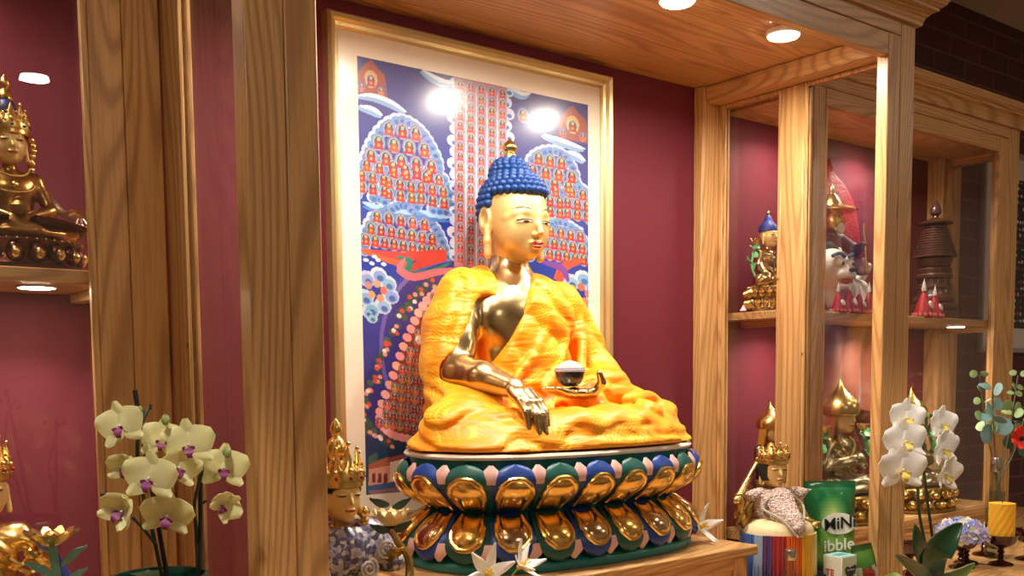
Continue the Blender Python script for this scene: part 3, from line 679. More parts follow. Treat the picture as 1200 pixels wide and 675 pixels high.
# legs
F.path([(-.08, -.17, -.095), (-.20, -.235, -.085), (-.300, -.275, -.108)], [.075, .068, .050], .04)
F.path([(-.300, -.275, -.108), (-.17, -.385, -.122), (.05, -.42, -.128)], [.050, .042, .034], .03)
F.path([(.06, -.17, -.095), (.18, -.235, -.083), (.292, -.275, -.112)], [.075, .068, .050], .04)
F.path([(.292, -.275, -.112), (.15, -.375, -.112), (-.06, -.412, -.105)], [.050, .044, .036], .03)
F.ell((SX, -.27, -.125), (.27, .15, .045), .05)
F.fn(lambda X, Y, Z: np.maximum((np.abs((X-SX)/.345)**2.6+np.abs((Y+.268)/.198)**2.6)**(1/2.6)-1, 0)*.2+((np.abs((X-SX)/.345)**2.6+np.abs((Y+.268)/.198)**2.6)**(1/2.6)-1).clip(-1, 0)*.2+np.maximum(Z-(ZSEAT+.018), -.2)*0+np.maximum(0, Z-(ZSEAT+.014)), (-.40, -.5, ZSEAT-.004), (.39, 0, -.08), .03)
def folds(X, Y, Z):
    n1 = .5*np.sin(37*X+11*Z+3)+.5*np.sin(23*Z-29*Y+1.3)+.4*np.sin(61*X-47*Z)
    trunk = np.clip((Z+.03)/.05, 0, 1)
    cr = lambda x: 1.6*np.abs(np.sin(x*.5))-1.0
    d1 = cr(105*(X*.62+Z*.72)+1.6*n1)*np.clip((X+.12)/.08, 0, 1)
    d0 = cr(120*(X*.95-Z*.12)+1.2*n1)
    side = np.clip((-.13-X)/.05, 0, 1)
    leg = cr(150*(Z+.16*np.abs(X)-.25*Y)+2.2*n1)
    return (-.0062*trunk*((1-side)*d1+side*d0)-.0058*(1-trunk)*leg+.002*n1*.6)
F.displace(folds)
# long raised pleats: from the covered shoulder down across the breast to the waist, and over the lap
def pl_(pts, r, k=.010): F.path(bez(pts, 14), r, k)
pl_([(.055, -.135, .215), (.035, -.190, .15), (-.03, -.232, .06), (-.10, -.238, -.01), (-.12, -.26, -.06)], .0085)
pl_([(.10, -.130, .205), (.085, -.190, .13), (.03, -.236, .03), (-.03, -.255, -.03)], .008)
pl_([(.145, -.140, .18), (.14, -.185, .09), (.10, -.225, .0)], .009)
pl_([(.18, -.13, .14), (.205, -.175, .05), (.19, -.215, -.01)], .009)
pl_([(-.31, -.27, -.075), (-.22, -.33, -.075), (-.12, -.38, -.085), (-.02, -.41, -.09)], .009)
pl_([(-.335, -.27, -.105), (-.25, -.37, -.110), (-.10, -.435, -.118), (.08, -.452, -.122)], .009)
pl_([(-.32, -.30, -.135), (-.2, -.43, -.140), (0, -.468, -.142), (.18, -.452, -.142)], .008)
pl_([(.31, -.27, -.075), (.22, -.32, -.05), (.12, -.35, -.055)], .010)
pl_([(.335, -.28, -.105), (.25, -.355, -.09), (.10, -.405, -.085), (-.02, -.43, -.095)], .009)
pl_([(.34, -.30, -.13), (.24, -.40, -.125), (.10, -.44, -.122)], .008)
pl_([(.20, -.2, -.03), (.24, -.24, -.06), (.30, -.27, -.09)], .010)
pl_([(-.09, -.135, .222), (-.165, -.172, .155), (-.222, -.188, .06), (-.240, -.205, -.02)], .007)
pl_([(-.10, -.09, .230), (-.205, -.11, .13), (-.252, -.135, .02), (-.262, -.16, -.07)], .008)
# bare chest: open wedge from the neck down to the waist, seen from the front
def wedge(X, Y, Z):
    # right-hand edge: from the neck base down across the breast; left-hand edge: along the bare arm
    e1 = ((X-.004)*(.205)-(Z-.232)*(.118))/math.hypot(.205, .118)      # > 0 on the covered side
    e2 = ((-.085)-X)-.36*np.clip(.225-Z, 0, .3)                          # > 0 outside the drape edge
    e3 = -.012-Z
    e4 = Y+.128+.10*np.clip(.2-Z, 0, .2)
    return np.maximum(np.maximum(e1, e2), np.maximum(e3, e4))
F.fn(wedge, (-.40, -.5, -.05), (.2, -.02, .26), .008, 's')
# clear the bare arm and both hands, and the neck
F.path([(-.130, -.190, .135), (-.158, -.213, .075), (-.202, -.230, .01)], [.040, .048, .044], .006, 's')
F.path([EL, (-.206, -.262, .004), (-.186, -.338, -.012), (-.189, -.40, -.03)], [.041, .038, .030, .03], .006, 's')
F.cap((SX, -.118, .29), (SX, -.125, .20), .052, .052, .008, 's')
F.ell((.0, -.335, -.005), (.085, .05, .042), .006, 's')
robe = F.mesh('robe', ROBE, bu, 2)

# bowl of rice resting in the open hand
bw = thing('alms_bowl', 'small dark blue bowl heaped with white rice in the lap hand of the large statue', 'bowl', (-.018, -.322, -.026))
DARK = mat('dark_blue_lacquer', (34, 40, 62), 0.25, coat=.4)
MB().lathe([(.010, .0), (.017, .001), (.026, .010), (.031, .022), (.0325, .031)], (-.018, -.322, -.026), 32).lathe([(.0325, .0365), (.0315, .039), (.029, .039)], (-.018, -.322, -.026), 32, caps=False).build('bowl', DARK, bw)
MB().lathe([(.0325, .031), (.0337, .032), (.0337, .036), (.0325, .037)], (-.018, -.322, -.026), 32).build('band', mat('pale_lilac_band', (176, 172, 196), 0.4), bw)
MB().lathe([(.030, .035), (.027, .043), (.019, .050), (.009, .054), (0, .0555)], (-.018, -.322, -.026), 24).build('rice', mat('white_rice', (226, 218, 202), 0.8, bump=.6, bscale=400), bw)
# ------------------------------------------------------------------ the framed print on the back wall
fr = thing('framed_print', 'large gold-framed blue print crowded with small red seated figures behind the golden statue', 'picture', (-.015, -.02, -.333))
FX0, FX1, FZ0, FZ1 = -.419, .3896, -.333, .7565
def frame_moulding(x0, x1, z0, z1, yb, wid, dep, name, m, parent):
    prof = [(0, 0), (0, dep*.75), (.18, dep), (.42, dep*.86), (.62, dep*.62), (.86, dep*.58), (1, dep*.42), (1, 0)]
    mb = MB(); v = []; f = []; n = len(prof)
    for i, (t, d) in enumerate(prof):
        k = t*wid; v += [(x0+k, yb-d, z0+k), (x1-k, yb-d, z0+k), (x1-k, yb-d, z1-k), (x0+k, yb-d, z1-k)]
    for i in range(n-1):
        for k in range(4): f.append([i*4+k, i*4+(k+1) % 4, (i+1)*4+(k+1) % 4, (i+1)*4+k])
    return mb.add(v, f).build(name, m, parent, smooth=False)
frame_moulding(FX0, FX1, FZ0, FZ1, -.0005, .030, .034, 'frame', mat('pale_gold_leaf', (210, 190, 140), 0.36, 0.75, bump=.05, bscale=200), fr)
AX0, AX1, AZ0, AZ1 = -.3423, .3185, -.2603, .6789
GLAZED = dict(coat=1.0, coat_rough=0.19)
m = MB(); v = [(FX0+.02, -.012, FZ0+.02), (FX1-.02, -.012, FZ0+.02), (FX1-.02, -.012, FZ1-.02), (FX0+.02, -.012, FZ1-.02), (AX0, -.012, AZ0), (AX1, -.012, AZ0), (AX1, -.012, AZ1), (AX0, -.012, AZ1)]
m.add(v, [[0, 1, 5, 4], [1, 2, 6, 5], [2, 3, 7, 6], [3, 0, 4, 7]]).build('mat_board', mat('cream_mat_board', (236, 224, 206), 0.7, **GLAZED), fr, smooth=False)
RES = .0014; GW, GH = int((AX1-AX0)/RES), int((AZ1-AZ0)/RES); CANVAS = np.zeros((GH+1, GW+1, 4), np.float32); CANVAS[..., 3] = 1; STROKES = []
def q2(x, y): p = at(x, y, -.03); return (p.x, p.z)
def poly(pts, col, lv, raw=False): STROKES.append((lv, np.array(pts if raw else [q2(*p) for p in pts], float), lin(*col)))
def raster():
    for lv, P, c in sorted(STROKES, key=lambda s: s[0]):
        U = (P[:, 0]-AX0)/RES; V = (P[:, 1]-AZ0)/RES
        u0, u1 = max(0, int(np.ceil(U.min()))), min(GW, int(np.floor(U.max()))); v0, v1 = max(0, int(np.ceil(V.min()))), min(GH, int(np.floor(V.max())))
        if u1 < u0 or v1 < v0: continue
        gu, gv = np.meshgrid(np.arange(u0, u1+1), np.arange(v0, v1+1)); ins = np.zeros(gu.shape, bool); n = len(U)
        for i in range(n):
            j = i-1; cr = (V[i] > gv) != (V[j] > gv)
            with np.errstate(divide='ignore', invalid='ignore'): xs = (U[j]-U[i])*(gv-V[i])/(V[j]-V[i])+U[i]
            ins ^= cr & (gu < xs)
        CANVAS[v0:v1+1, u0:u1+1][ins] = c
def print_sheet(name, m, parent):
    raster(); xs = np.linspace(AX0, AX1, GW+1); zs = np.linspace(AZ0, AZ1, GH+1); X, Z = np.meshgrid(xs, zs)
    co = np.stack([X, np.full_like(X, -.0112), Z], -1).reshape(-1, 3).astype(np.float32); i = np.arange(GH)[:, None]*(GW+1)+np.arange(GW)[None, :]
    Q = np.stack([i, i+1, i+GW+2, i+GW+1], -1).reshape(-1, 4).astype(np.int32); me = bpy.data.meshes.new(name)
    me.vertices.add(len(co)); me.vertices.foreach_set('co', co.ravel()); me.loops.add(Q.size); me.loops.foreach_set('vertex_index', Q.ravel()); me.polygons.add(len(Q))
    me.polygons.foreach_set('loop_start', np.arange(0, Q.size, 4, dtype=np.int32)); me.polygons.foreach_set('loop_total', np.full(len(Q), 4, np.int32)); me.update(calc_edges=True)
    me.color_attributes.new('paint', 'FLOAT_COLOR', 'POINT').data.foreach_set('color', CANVAS.ravel()); me.materials.append(m); return link(name, me, parent)
def disc(x, y, rx, ry, col, lv, n=10, a0=0, a1=2*PI):
    full = abs(a1-a0-2*PI) < 1e-6; k = n if full else n+1
    poly([(x+rx*math.cos(a0+(a1-a0)*i/n), y+.22*rx*math.cos(a0+(a1-a0)*i/n)-ry*math.sin(a0+(a1-a0)*i/n)) for i in range(k)], col, lv)
def strip(pts, w, col, lv):
    P = bez([(x, y, 0) for x, y in pts], 24); a, b = [], []
    for i, p in enumerate(P):
        t = (P[min(i+1, 24)]-P[max(i-1, 0)]).normalized(); ww = w*(math.sin(i/24*PI)**.6*.85+.15); a.append((p.x-t.y*ww, p.y+t.x*ww)); b.append((p.x+t.y*ww, p.y-t.x*ww))
    for i in range(24): poly([a[i], a[i+1], b[i+1], b[i]], col, lv)
J = lambda c, d=14: tuple(max(0, min(255, v+random.randint(-d, d))) for v in c)
for i in range(24):            # ground colour of the painting: violet sky, royal blue below, deep indigo at the foot
    t0, t1 = i/24, (i+1)/24; t = (t0+t1)/2
    stops = [(0, (62, 58, 126)), (.22, (44, 52, 138)), (.4, (14, 50, 158)), (.6, (26, 44, 146)), (.82, (22, 34, 120)), (.9, (20, 52, 90)), (1, (44, 92, 98))]
    for (a, ca), (b_, cb) in zip(stops, stops[1:]):
        if a <= t <= b_: u = (t-a)/(b_-a); c = tuple(ca[k]*(1-u)+cb[k]*u for k in range(3))
    z1, z0 = AZ1+(AZ0-AZ1)*t0, AZ1+(AZ0-AZ1)*t1
    poly([(AX0, z0), (AX1, z0), (AX1, z1), (AX0, z1)], c, 0, raw=True)
def fig(x, y, s, robe=(176, 52, 40), cloud=(128, 118, 150), l=3):
    disc(x, y-.15*s, s*.80, s*1.02, J(cloud), l, 10); disc(x, y-.1*s, s*.62, s*.86, J((150, 164, 196), 10), l+1, 10); disc(x, y-.12*s, s*.52, s*.76, J((34, 74, 86)), l+2, 8)
    poly([(x-.58*s, y+.62*s-.1*s), (x+.58*s, y+.62*s+.1*s), (x+.42*s, y+.12*s), (x+.20*s, y-.32*s), (x-.20*s, y-.38*s), (x-.42*s, y+.05*s)], J(robe, 22), l+3)
    disc(x, y-.50*s, s*.20, s*.24, J((222, 160, 110), 10), l+4, 7); disc(x, y+.15*s, s*.16, s*.2, J((236, 150, 80), 16), l+4, 6)
def puffs(pts, r, col=(104, 136, 190), l=1):
    for x, y in pts:
        disc(x, y, r*1.15, r*1.1, J((184, 196, 220), 10), l, 10); disc(x+r*.12, y+r*.2, r*.85, r*.8, J(col, 14), l+1, 10); disc(x+r*.2, y+r*.4, r*.45, r*.4, J((60, 96, 168), 10), l+1, 8)
def edge(pts, n): P = bez([(x, y, 0) for x, y in pts], n); return [(p.x, p.y) for p in P]
# three banks of figures on each side
def bank(rows, s, outline=None, r=8):
    if outline: puffs(edge(outline, max(8, int(len(outline)*2.6))), r*.92)
    for (x0, y0, x1, y1, n) in rows:
        for k in range(n):
            t = k/(n-1) if n > 1 else .5; fig(x0+(x1-x0)*t, y0+(y1-y0)*t, s)
bank([(461, 151, 493, 157, 3), (449, 167, 503, 176, 4), (440, 183, 511, 196, 5), (466, 197, 508, 206, 4)], 10.5, [(432, 190), (440, 168), (454, 148), (474, 138), (494, 148), (508, 166), (518, 190), (512, 206), (480, 204), (448, 196)], 8)
for cx, cy in ((442, 208), (474, 216), (512, 222)): bank([(cx-7, cy-14, cx+8, cy-11, 2), (cx-13, cy-2, cx+13, cy+3, 3), (cx-13, cy+11, cx+14, cy+16, 3)], 9, [(cx-19, cy+18), (cx-18, cy-8), (cx, cy-25), (cx+18, cy-6), (cx+20, cy+22), (cx, cy+22)], 7)
bank([(447, 254, 503, 264, 5), (440, 268, 512, 281, 7), (434, 281, 522, 296, 9)], 9, [(432, 292), (434, 270), (446, 250), (462, 243), (478, 238), (494, 250), (508, 258), (520, 274), (528, 298)], 7.5)
bank([(637, 186, 664, 192, 3), (630, 200, 676, 208, 4), (640, 214, 672, 220, 3)], 9.5, [(624, 206), (628, 186), (642, 176), (660, 176), (674, 190), (680, 212), (668, 226), (640, 220)], 7)
for cx, cy in ((650, 234), (682, 238)): bank([(cx-6, cy-12, cx+7, cy-9, 2), (cx-11, cy, cx+12, cy+4, 3), (cx-11, cy+12, cx+12, cy+16, 3)], 8.5, [(cx-16, cy+18), (cx-15, cy-8), (cx, cy-22), (cx+15, cy-6), (cx+16, cy+20)], 6.5)
bank([(640, 270, 686, 278, 5), (634, 283, 688, 292, 6), (630, 295, 690, 305, 7)], 8.5, [(626, 300), (634, 274), (648, 262), (662, 258), (680, 268), (692, 284)], 6.5)
# waves under the banks
for pts in ([(430, 236), (460, 246), (500, 250), (534, 254)], [(634, 256), (660, 262), (690, 268)]):
    strip(pts, 5, (150, 186, 226), 1); strip([(x, y+5) for x, y in pts], 3, (70, 120, 196), 2)
# the tall column of figures in the middle with scalloped white edge
for side in (0, 1):
    for k in range(17): y = 96+k*13.5; puffs([((538 if not side else 600)+(-1.5 if k % 2 else 1.5), y+(0 if not side else 9))], 6.5, (186, 200, 224))
poly([(538, 88), (600, 102), (598, 318), (538, 312)], (176, 120, 132), 3)
for c in range(5):
    for k in range(18): fig(545+c*12.4, 99+c*2.6+k*12.0, 6.6, (190, 70, 60), (160, 140, 160), 4)
    if c: strip([(539+c*12.4, 95+c*2.6), (539+c*12.4, 200+c*2.6), (539+c*12.4, 316)], 1.1, (200, 200, 212), 6)
# pavilions with figures in the top corners, thin clouds, and one small figure
for x, y in ((440, 92), (677, 146)):
    poly([(x-18, y+14), (x+20, y+22), (x+16, y-6), (x+8, y-14), (x, y-24), (x-8, y-18), (x-15, y-10)], (150, 74, 62), 2); disc(x, y-2, 8, 10, (206, 150, 90), 3); fig(x, y+2, 9, (176, 52, 52), (196, 160, 100), 4); fig(x-11, y+9, 6, (206, 80, 60), (90, 90, 150), 4); fig(x+12, y+14, 6, (206, 80, 60), (90, 90, 150), 4)
for pts in ([(422, 112), (440, 112), (462, 120), (480, 132)], [(424, 124), (440, 128), (452, 136)], [(640, 158), (664, 166), (690, 176)], [(668, 178), (680, 182), (690, 190)], [(498, 82), (520, 94), (540, 98)], [(602, 104), (616, 110), (626, 110)]):
    strip(pts, 5, (126, 160, 206), 1); strip([(x+2, y-2) for x, y in pts], 2.5, (214, 222, 236), 2)
fig(619, 135, 10, (206, 70, 50), (70, 80, 160))
# big indigo halo with pale rim, flaming ribbons that end in it
for rr, c, l in ((1.04, (92, 84, 168), 1), (1.0, (34, 40, 132), 2)): disc(566, 430, 112*rr, 122*rr, c, l, 48)
for pts, w, c in (([(428, 292), (456, 300), (480, 308), (486, 322), (470, 316)], 7, (214, 90, 52)), ([(440, 293), (480, 300), (526, 298), (500, 308), (478, 318)], 6, (196, 60, 54)), ([(470, 300), (486, 306), (482, 318), (500, 320), (534, 308)], 4, (30, 120, 112)), ([(480, 302), (474, 314), (490, 324), (520, 318), (552, 314)], 4.5, (206, 106, 120)), ([(690, 304), (668, 312), (660, 328), (666, 316)], 6, (206, 76, 56)), ([(640, 306), (664, 314), (672, 330)], 4, (116, 60, 150))): strip(pts, w, c, 8)
# clouds with companions low at the sides
for x, y in ((444, 340), (684, 344)):
    puffs([(x-9, y-14), (x+5, y-18), (x+16, y-8), (x+19, y+6), (x+10, y+18), (x-4, y+22), (x-11, y+8)], 9, (120, 164, 214), 2)
    for dx, dy in ((-7, -6), (3, -8), (11, 0), (-3, 5), (7, 9)): disc(x+dx, y+dy, 4.5, 5, J((216, 130, 100), 30), 5, 7)
puffs([(436, 366), (441, 372)], 6, (120, 164, 214), 2)
for x, y in ((434, 304), (441, 308), (448, 304), (455, 309), (444, 300)): disc(x, y, 3.4, 2.2, (226, 228, 236), 8, 7)
# triangular crowd on the lower left
poly([(528, 334), (506, 352), (480, 398), (462, 450), (448, 492), (470, 512), (540, 520), (540, 334)], (120, 52, 44), 3)
for p in edge([(526, 336), (504, 354), (484, 392), (466, 440), (450, 486), (462, 508), (490, 516)], 26): disc(p[0], p[1], 5.5, 5.2, J((232, 170, 160), 12), 4, 9)
for i in range(15):
    y = 350+i*10.5; x0 = 512-(i*4.6)+2
    n = int((548-x0)/8)
    for k in range(n): fig(x0+k*8+(i % 2)*4, y+k*1.2, 6.5, random.choice([(186, 62, 42), (206, 96, 44), (140, 48, 40), (170, 110, 60)]), (150, 80, 60), 5)
for p in edge([(518, 330), (494, 352), (472, 392), (454, 436), (440, 478), (442, 500), (470, 520)], 40):
    for _ in range(2):
        x, y = p[0]-6+random.uniform(-6, 4), p[1]+random.uniform(-6, 6); disc(x, y, 4.4, 4.0, J((44, 84, 70), 12), 3, 7)
        if random.random() < .6: disc(x+random.uniform(-2, 2), y, 2.8, 2.6, random.choice([(236, 226, 230), (206, 70, 70), (230, 150, 150)]), 5, 7)
disc(497, 398, 5, 5.5, (236, 232, 226), 8, 9)
# strip of landscape at the foot: temple, water, gardens, people
poly([(436, 560), (470, 556), (520, 556), (560, 560), (560, 600), (436, 600)], (58, 100, 98), 2)
poly([(437, 536), (447, 530), (449, 546), (437, 548)], (52, 96, 82), 3); poly([(437, 545), (460, 536), (462, 548), (437, 552)], (172, 92, 66), 4)
poly([(437, 551), (462, 546), (462, 566), (437, 570)], (216, 152, 128), 4); poly([(462, 540), (476, 536), (478, 562), (462, 566)], (228, 204, 190), 4); poly([(460, 537), (478, 533), (480, 538), (460, 543)], (150, 74, 60), 5)
for x in (441, 448, 455): poly([(x, 556), (x+4, 555), (x+4, 566), (x, 567)], (120, 48, 52), 5)
poly([(437, 570), (468, 565), (484, 570), (470, 578), (437, 580)], (64, 96, 150), 4); poly([(437, 576), (480, 571), (486, 574), (440, 581)], (150, 110, 120), 5)
for k in range(46): x = random.uniform(478, 548); y = random.uniform(538, 574); disc(x, y, random.uniform(2, 5), random.uniform(2, 4.5), J(random.choice([(44, 92, 72), (150, 104, 80), (196, 150, 130), (60, 70, 70), (210, 196, 188)]), 10), 5, 7)
for x in (484, 500): disc(x, 560, 12, 8, (24, 62, 56), 6, 10)
for x in (600, 625, 650, 675):      # right foot of the landscape, mostly hidden by the statue
    disc(x, 545, 16, 12, J((40, 84, 74)), 2, 10)
print_sheet('print', attr_mat('print_paper', 0.55, **GLAZED), fr)
# ------------------------------------------------------------------ smaller seated figures (modelled about their own seat, one unit = seat to just above the brow band)
def fig_body(arms, name, m, parent, hd_m=None, folds_=0.0, robe=True, h=.0135, extra=None, knee=.40):
    F = Field((-.62, -.56, -.03), (.62, .32, .74), h)
    F.ell((0, .05, .28), (.185, .13, .27), .05).ell((0, .035, .44), (.195, .13, .14), .06)
    F.cap((-.195, .05, .53), (.195, .05, .53), .07, None, .07)
    F.cap((0, .04, .55), (0, .03, .69), .058, .055, .03)
    for s in (-1, 1):
        F.path([(s*.10, .02, .10), (s*knee, -.13, .085)], [.125, .085], .06)
        F.path([(s*knee, -.15, .08), (-s*.10, -.33+.05*(s > 0), .075+.03*(s > 0))], [.080, .055], .05)
    F.ell((0, -.10, .06), (knee+.02, .28, .075), .06)
    for a in arms:
        F.path(a, [.075, .06, .042] if robe else [.065, .052, .036], .035)
        w = Vector(a[-1]); F.ell(tuple(w), (.055, .05, .035), .02)
        d = (w-Vector(a[-2])).normalized()
        for j in range(4):
            o = Vector((-.03+.02*j, 0, 0)); F.path([tuple(w+o+d*.02), tuple(w+o+d*.085)], [.0135, .011], .008)
        F.path([tuple(w+Vector((.035, 0, .015))), tuple(w+Vector((.02, 0, .04))+d*.04)], [.013, .010], .01)
    if extra: extra(F)
    if folds_:
        F.displace(lambda X, Y, Z: -folds_*(np.abs(np.sin(22*(Z+.35*np.abs(X))+5*Y+2*np.sin(9*X)))*1.6-.8)*np.clip((.60-Z)/.1, 0, 1))
    return F.mesh(name, m, parent, 2)
INK2 = mat('painted_dark_line', (48, 34, 26), 0.6)
def fig_head(m, parent, tilt=0.0, lips=True, ears=True):
    F = Field((-.18, -.18, .60), (.18, .20, .98), .0075)
    F.ell((0, .02, .79), (.100, .115, .125), .02).ell((0, -.005, .735), (.083, .090, .095), .04).ell((0, -.065, .672), (.03, .028, .026), .03)
    F.path([(0, -.092, .80), (0, -.108, .765), (0, -.118, .745)], [.008, .009, .012], .01)
    for s in (-1, 1):
        F.path([(s*.015, -.09, .815), (s*.05, -.083, .820), (s*.08, -.055, .808)], [.006, .006, .005], .012); F.ell((s*.042, -.080, .788), (.028, .014, .014), .008)
        F.ell((s*.013, -.098, .712), (.017, .011, .008), .006)
        if ears: F.ell((s*.104, .03, .765), (.014, .028, .048), .01).path([(s*.106, .02, .735), (s*.110, .015, .675)], [.013, .015], .01)
    F.ell((0, -.095, .700), (.020, .012, .008), .006)
    hd = F.mesh('head', m, parent, 1); T_ = tree(hd)
    for s in (-1, 1):
        face_strip2(T_, [(s*(.018+.052*i/8), .789-.003*math.sin(i/8*PI)) for i in range(9)], .0042, 'eye_line', INK2, hd); face_strip2(T_, [(s*(.012+.072*i/8), .826+.016*math.sin((i/8)**.8*PI*.8)) for i in range(9)], .0030, 'eyebrow', INK2, hd)
    if lips: face_strip2(T_, [(-.030+.060*i/8, .7065) for i in range(9)], .0065, 'lips', LIP, hd)
    return hd
def face_strip2(T_, pts, w_, name, m, parent):
    mb = MB(); n = len(pts); v = []; f = []
    for i, (x, z) in enumerate(pts):
        ww = w_*(.25+.75*math.sin(i/(n-1)*PI)); v += [onface(T_, x, z+ww, .003), onface(T_, x, z-ww, .003)]
    for i in range(n-1): f.append([i*2, i*2+1, i*2+3, i*2+2])
    return mb.add(v, f).build(name, m, parent)
def lotus_base(parent, hb, wx, wy, m, m2, n=14, rows=2, zb=None):
    """oval lotus seat under the figure, top at z = 0"""
    zb = -hb; mb = MB()
    mb.lathe([(.96, zb), (1.0, zb+hb*.03), (1.0, zb+hb*.12), (.93, zb+hb*.17), (.90, zb+hb*.3), (.82, zb+hb*.52), (.86, zb+hb*.7), (.93, zb+hb*.88), (.95, zb+hb*.93), (.90, -.001), (0, 0)], (0, -.06, 0), 48, sx=wx, sy=wy)
    mb.build('lotus_seat', m, parent)
    P = MB()
    for r in range(rows):
        up = (r == 0) if rows > 1 else True
        z0 = zb+hb*(.74 if up else .33); hh = hb*(.22 if rows > 1 else .34)
        if rows == 1: z0 = zb+hb*.52
        for k in range(n):
            a = 2*PI*(k+.5*r)/n; c, s = math.cos(a), math.sin(a); R = .90 if up else .90
            p = Vector((c*R*wx, s*R*wy-.06, z0)); nn = Vector((c/wx, s/wy, 0)).normalized()
            M = Matrix.Translation(p) @ nn.to_track_quat('Y', 'Z').to_matrix().to_4x4()
            wpt = PI*(wx+wy)/n*.86*.5
            P.ball((0, .0, 0), (wpt*.98, hb*.16+.01, hh), 10, 8, M=M); P.ball((0, hb*.10+.008, hh*.1*(-1 if up else 1)), (wpt*.55, hb*.13+.01, hh*.62), 8, 6, mi=1, M=M)
    P.build('petal_ring', [m, m2], parent)
    b = MB()
    for k in range(44): a = 2*PI*k/44; b.ball((math.cos(a)*.955*wx, math.sin(a)*.955*wy-.06, zb+hb*.955), .011, 6, 4)
    b.build('bead_ring', m2, parent)
def crown_part(parent, m, leaves=5, z=.845, r=.118, hgt=.13, gem=None, back=False):
    mb = MB(); mb.lathe([(r, z-.018), (r+.008, z-.012), (r+.008, z+.012), (r, z+.018), (r-.012, z+.012), (r-.012, z-.012)], (0, .02, 0), 32, caps=False)
    for k in range(32): a = 2*PI*k/32; mb.ball((math.cos(a)*(r+.010), .02+math.sin(a)*(r+.010), z+.02), .008, 6, 4)
    prof = [(-.042, 0), (.042, 0), (.050, .035), (.034, .07), (.022, .085), (0, 1.0*hgt), (-.022, .085), (-.034, .07), (-.050, .035)]
    span = (-1.25, 1.25)
    for k in range(leaves):
        a = -PI/2+span[0]+(span[1]-span[0])*k/(leaves-1); sc = 1.15 if k == leaves//2 else (1.0 if abs(k-leaves//2) == 1 else .85)
        M = Matrix.Translation((math.cos(a)*(r+.002), .02+math.sin(a)*(r+.002), z+.01)) @ Matrix.Rotation(a+PI/2, 4, 'Z') @ Matrix.Rotation(-.12, 4, 'X')
        mb.prism([(x*sc, y*sc) for x, y in prof], -.012, .008, M=M, bev=.006)
        mb.ball((0, -.012, .055*sc), .015*sc, 8, 6, M=M); mb.ball((0, -.008, (hgt+.012)*sc), .012*sc, 8, 6, M=M)
        for s in (-1, 1): mb.ball((s*.042*sc, -.010, .05*sc), .010, 6, 4, M=M); mb.ball((s*.026*sc, -.010, .095*sc), .009, 6, 4, M=M)
    c = mb.build('crown', m, parent)
    if gem:
        g = MB()
        for k in range(leaves):
            a = -PI/2+span[0]+(span[1]-span[0])*k/(leaves-1); g.ball((math.cos(a)*(r+.016), .02+math.sin(a)*(r+.016), z+.035), .010, 8, 6)
        g.build('gem_setting', gem, c)
    return c
def pointed_hat(parent, m):
    h = MB(); pts = [(.124, .785), (.150, .80), (.158, .835), (.150, .88), (.126, .92), (.094, .955), (.062, .985), (.038, 1.015), (.020, 1.045), (.009, 1.075), (0, 1.095)]
    h.lathe(pts, (0, .025, 0), 32, sy=1.05, caps=False); ht = h.build('pointed_hat', m, parent)
    for s in (-1, 1):
        MB().grid(lambda u, v, s=s: (s*(.118+.030*v+.025*v*v), .02+.11*(u-.5)*(1-.25*v)+.02*v, .86-.33*v), 6, 10, thick=.012).build('lappet', m, ht)
    MB().tube([(math.cos(a)*.127, .025+math.sin(a)*.133, .815) for a in [2*PI*k/32 for k in range(33)]], .010, 6).build('hat_rim', m, ht)
def lotus_sprig(parent, x, m_stem, m_leaf, m_fl, top=.62, y=-.02, fl=.055, book=False):
    st = MB(); P = bez([(x*1.25, -.10, .10), (x*1.42, -.06, .30), (x*1.20, y, .48), (x, y, top)], 18); st.tube(P, [.016]*19, 6); stem_ = st.build('lotus_stem', m_stem, parent)
    lf = MB()
    for k, (t, sd) in enumerate(((5, 1), (8, -1), (11, 1), (14, -1), (16, 1))):
        p = P[t]; M = Matrix.Translation(p) @ Matrix.Rotation(sd*.9, 4, 'Y') @ Matrix.Rotation(k*1.3, 4, 'Z')
        lf.grid(lambda u, v: ((u-.5)*.12*math.sin(min(1, v*1.1+.08)*PI*.9), .03*math.sin(v*PI)*.8, v*.13), 4, 6, thick=.008, M=M)
    lf.build('leaf', m_leaf, stem_)
    f = MB()
    for k in range(8):
        a = 2*PI*k/8; M = Matrix.Translation((x, y, top)) @ Matrix.Rotation(a, 4, 'Z')
        f.grid(lambda u, v: ((u-.5)*fl*1.0*math.sin(min(1, v+.15)*PI*.87), fl*.25+fl*.95*math.sin(v*1.25), fl*1.5*v*.9-.0), 4, 5, thick=.008, M=M)
    f.ball((x, y, top+fl*.5), fl*.5, 10, 6); f.build('lotus_flower', m_fl, stem_)
MED = lambda s: [(s*.205, .05, .52), (s*.295, -.03, .28), (s*.05, -.26, .175)]
GREENL = mat('painted_green_leaf', (110, 186, 120), 0.45)
HEADY = ('head', 'crown', 'pointed_hat', 'topknot', 'finial', 'hair', 'earring', 'hat_rim', 'gold_hat')
def grow_heads(t, k=1.28, c=Vector((0, .03, .64))):
    done = set()
    def go(o):
        if o.data is not None and o.data.name not in done:
            done.add(o.data.name)
            for v in o.data.vertices: v.co = c+(v.co-c)*k
        for ch in kids(o): go(ch)
    for ch in kids(t):
        if stem_name(ch.name) in HEADY: go(ch)
def stem_name(n): return n.split('.')[0]
def place(t, loc, s, rz=0.0, k=1.28, c=Vector((0, .03, .64))):
    grow_heads(t, k, c); t.location = loc; t.scale = (s, s, s); t.rotation_euler = (0, 0, rz); return t

